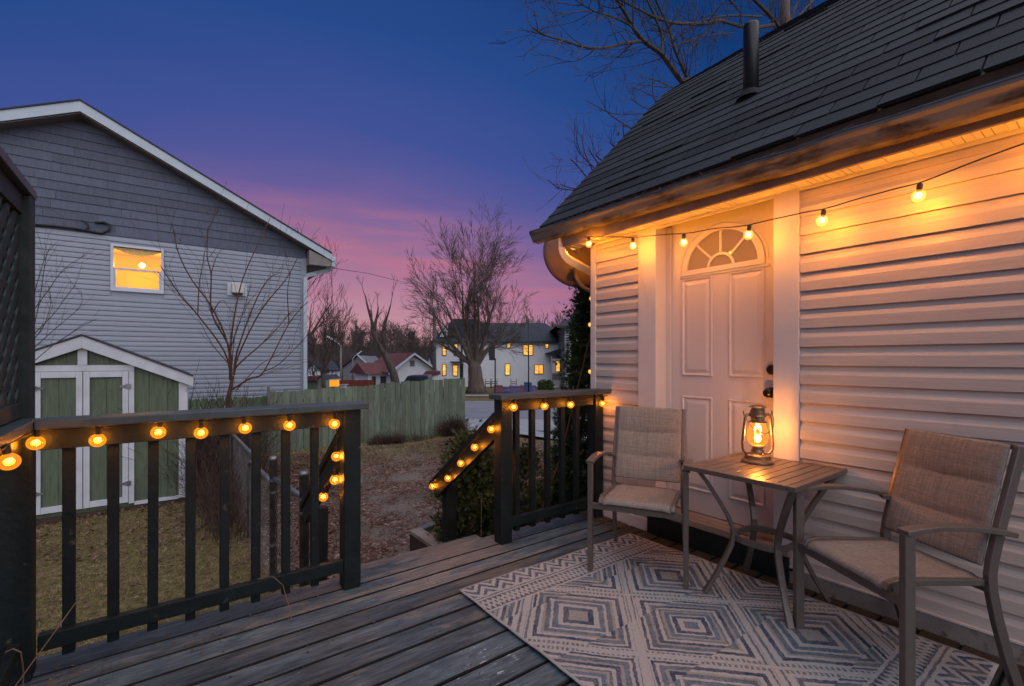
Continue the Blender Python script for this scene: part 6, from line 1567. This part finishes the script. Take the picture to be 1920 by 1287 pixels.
# parked dark-blue car behind the fence
def car(px0, px1, pyt, pyb, d, mat, label):
    r0, r1 = (px0-960)/F*d, (px1-960)/F*d; zt = rz(0, pyt, d)[1]; L = r1-r0; zb0 = ground_z(*RD(r0, d))+.02; H_ = zt-zb0
    t = empty('parked_car', (*RD((r0+r1)/2, d+.8), zb0), label=label, cat='car')
    prof = [(0, .22), (.02, .48), (.10, .58), (.20, .66), (.34, .96), (.46, 1.0), (.98, 1.0), (1.0, .9), (1.0, .22)]
    g = rdprism([(r0+L*a, zb0+H_*b_) for a, b_ in prof], d, d+1.7); g.obj('body', mat, t)
    gl = [(.25, .67), (.36, .92), (.60, .94), (.60, .67)]; rdprism([(r0+L*a, zb0+H_*b_) for a, b_ in gl], d-.015, d-.001).obj('side_window', M['glass_dark'], t)
    gl = [(.62, .67), (.62, .94), (.95, .94), (.95, .67)]; rdprism([(r0+L*a, zb0+H_*b_) for a, b_ in gl], d-.015, d-.001).obj('side_window', M['glass_dark'], t)
    for a in (.20, .80):
        x, y = RD(r0+L*a, d-.02); g = G(); v = []; n = 18
        for dd_ in (d-.03, d+.2):
            for q in range(n): v.append((*RD(r0+L*a+.34*math.cos(q*6.283/n), dd_), zb0+.33+.34*math.sin(q*6.283/n)))
        g.add(v, [tuple(range(n))[::-1], tuple(range(n, 2*n))]+[(i, (i+1) % n, (i+1) % n+n, i+n) for i in range(n)]); wl = g.obj('wheel', M['f_black'], t)
    return t
car(744, 803, 704, 716, 33, plain('car_blue', (.03, .045, .075), .3, .1, 5, 0, spec=.6), 'dark blue van parked in front of the red-roofed house')

# poles
def pole(label, px, d, ytop, r_, arm=None, name='utility_pole', cat='pole', mat='lamp_pole'):
    b_ = at(px, 700, d=d); gz_ = ground_z(b_.x, b_.y); zt = rz(0, ytop, d)[1]
    t = empty(name, (b_.x, b_.y, gz_), label=label, cat=cat)
    g = G(); g.tube([(b_.x, b_.y, gz_-.1), (b_.x, b_.y, zt)], [r_, r_*.75], n=10); g.obj('shaft', M[mat], t, smooth=True)
    if arm:
        q = at(arm[0], arm[1], d=d); p = Vector((b_.x, b_.y, zt-.1)); g = G(); g.tube([p, p.lerp(q, .5)+Vector((0, 0, .1)), q], .03, n=6); g.obj('arm', M['vinyl'], t)
        g = G(); g.tube([q, q+(q-p).normalized()*.6+Vector((0, 0, -.08))], [.08, .06], n=8); g.obj('lamp_head', M['vinyl'], t)
    return t
pole('plain grey utility pole at the left end of the long white house', 814.5, 42, 577, .19)
pole('street lamp with a short arm left of the leaning bare tree', 639, 34, 647, .09, (626, 639), 'street_lamp', 'street lamp')
pole('smaller street lamp beside the dark grey house', 661, 48, 672, .08, (670, 665), 'street_lamp', 'street lamp')
pole('slim black pole in front of the right end of the white house', 991, 30, 600, .045, None, 'street_pole', 'pole', 'f_black')
# basketball hoop
hb = at(928.5, 733, d=33); t = empty('basketball_hoop', (hb.x, hb.y, ground_z(hb.x, hb.y)), label='basketball hoop with a dark backboard in front of the white house', cat='basketball hoop')
g = G(); g.tube([(hb.x, hb.y, ground_z(hb.x, hb.y)), (hb.x, hb.y, rz(0, 672, 33)[1])], .05, n=8); g.obj('shaft', M['f_black'], t)
fbox(t, 'backboard', 917, 928, 650, 676, 33, M['f_black'], .05, .15)
t = empty('wire', (*RD(-8, 38), 8), label='thin overhead wire running from the grey house towards the big bare tree', cat='wire')
g = G(); g.tube([Vector((3.42, 14, 3.9)), at(690, 513, d=22), at(755, 529, d=30), at(860, 540, d=42)], .012, n=4); g.obj('strand', M['f_black'], t)
# yard clutter across the street
def far_bin(label, px, py, w_, h_, d, mat, name='wheeled_bin', cat='bin', group=None):
    b_ = at(px, py, d=d); gz_ = ground_z(b_.x, b_.y); r_ = (px-960)/F*d
    t = empty(name, (b_.x, b_.y, gz_), label=label, cat=cat, group=group)
    rdprism([(r_-w_*.42, gz_), (r_+w_*.42, gz_), (r_+w_*.5, gz_+h_), (r_-w_*.5, gz_+h_)], d, d+w_).obj('body', mat, t, bevel=.02)
    rdprism([(r_-w_*.53, gz_+h_+.01), (r_+w_*.53, gz_+h_+.01), (r_+w_*.45, gz_+h_+.08), (r_-w_*.48, gz_+h_+.10)], d-.04, d+w_+.03).obj('lid', mat, t, bevel=.01)
    return t
mb = far_bin('blue drop box on legs by the slim black pole', 990, 734, .50, .95, 30.5, M['f_blue'], 'drop_box', 'drop box'); 
far_bin('small dark blue bin with a white lid just above the short railing', 951, 737, .34, .50, 28.5, M['f_blue'], 'refuse_bin', 'bin')
for i, (px, w_, h_, mt, lab) in enumerate(((934, .75, .5, 'f_maroon', 'maroon crate, leftmost of the row in front of the white house'), (965, .9, .45, 'f_purple', 'purple crate in the middle of the row before the white house'), (981, .5, .5, 'f_maroon', 'maroon crate next to the blue drop box'), (1001, .4, .5, 'f_purple', 'purple crate right of the blue drop box'), (948, .4, .4, 'f_purple', 'small purple crate between the two biggest crates'))):
    far_bin(lab, px, 727, w_, h_, 38, M[mt], 'storage_crate', 'crate', 'crates in front of the white house')
evg = evergreen; b_ = at(1023, 715, d=44)
t = empty('hedge', (b_.x, b_.y, ground_z(b_.x, b_.y)), label='clipped dark hedge in front of the porch of the white house', cat='hedge')
g = G(); rr_ = random.Random(3)
for i in range(2200):
    r_ = (1023-960)/F*44+rr_.uniform(-.62, .62); d = 44+rr_.uniform(-.4, .4); z_ = ground_z(b_.x, b_.y)+rr_.uniform(0, .75); x, y = RD(r_, d); s = rr_.uniform(.06, .14)
    v3 = [Vector((x, y, z_))+Vector((rr_.gauss(0, s), rr_.gauss(0, s), rr_.gauss(0, s))) for _ in range(3)]; g.add(v3, [(0, 1, 2)])
g.obj('foliage', M['arbor'], t, fix=False)
# low picket gate and patio chairs by the porch
for (px, d, lab) in ((915, 49, 'dark metal patio chair against the white house wall'), (927, 49, 'second dark metal patio chair right of the tree trunk'), (963, 48, 'dark folded patio furniture below a ground-floor window')):
    b_ = at(px, 715, d=d); gz_ = ground_z(b_.x, b_.y); t = empty('garden_chair', (b_.x, b_.y, gz_), label=lab, cat='chair', group='patio furniture across the street')
    r_ = (px-960)/F*d
    for a in (-.28, .28):
        g = G(); g.tube([(*RD(r_+a, d), gz_), (*RD(r_+a, d), gz_+.95)], .03, n=5); g.obj('leg', M['f_black'], t)
        g = G(); g.tube([(*RD(r_+a, d-.5), gz_), (*RD(r_+a, d-.5), gz_+.62)], .03, n=5); g.obj('leg', M['f_black'], t)
    rdprism([(r_-.3, gz_+.42), (r_+.3, gz_+.42), (r_+.3, gz_+.47), (r_-.3, gz_+.47)], d-.5, d).obj('seat', M['f_black'], t)
    rdprism([(r_-.28, gz_+.6), (r_+.28, gz_+.6), (r_+.28, gz_+.66), (r_-.28, gz_+.66)], d-.02, d+.02).obj('backrest', M['f_black'], t)
t = empty('picket_fence', (*RD(3.9, DW-3), -1.8), label='short brown picket fence under the porch window of the white house', cat='fence')
pxx = 1036
while pxx < 1056: fbox(t, 'picket', pxx, pxx+1.5, 700+R.uniform(-.6, .6), 713, DW-3, M['bark_grey'], .05); pxx += 2.1
fbox(t, 'fence_rail', 1036, 1056, 704, 705, DW-2.94, M['bark_grey'], .05)
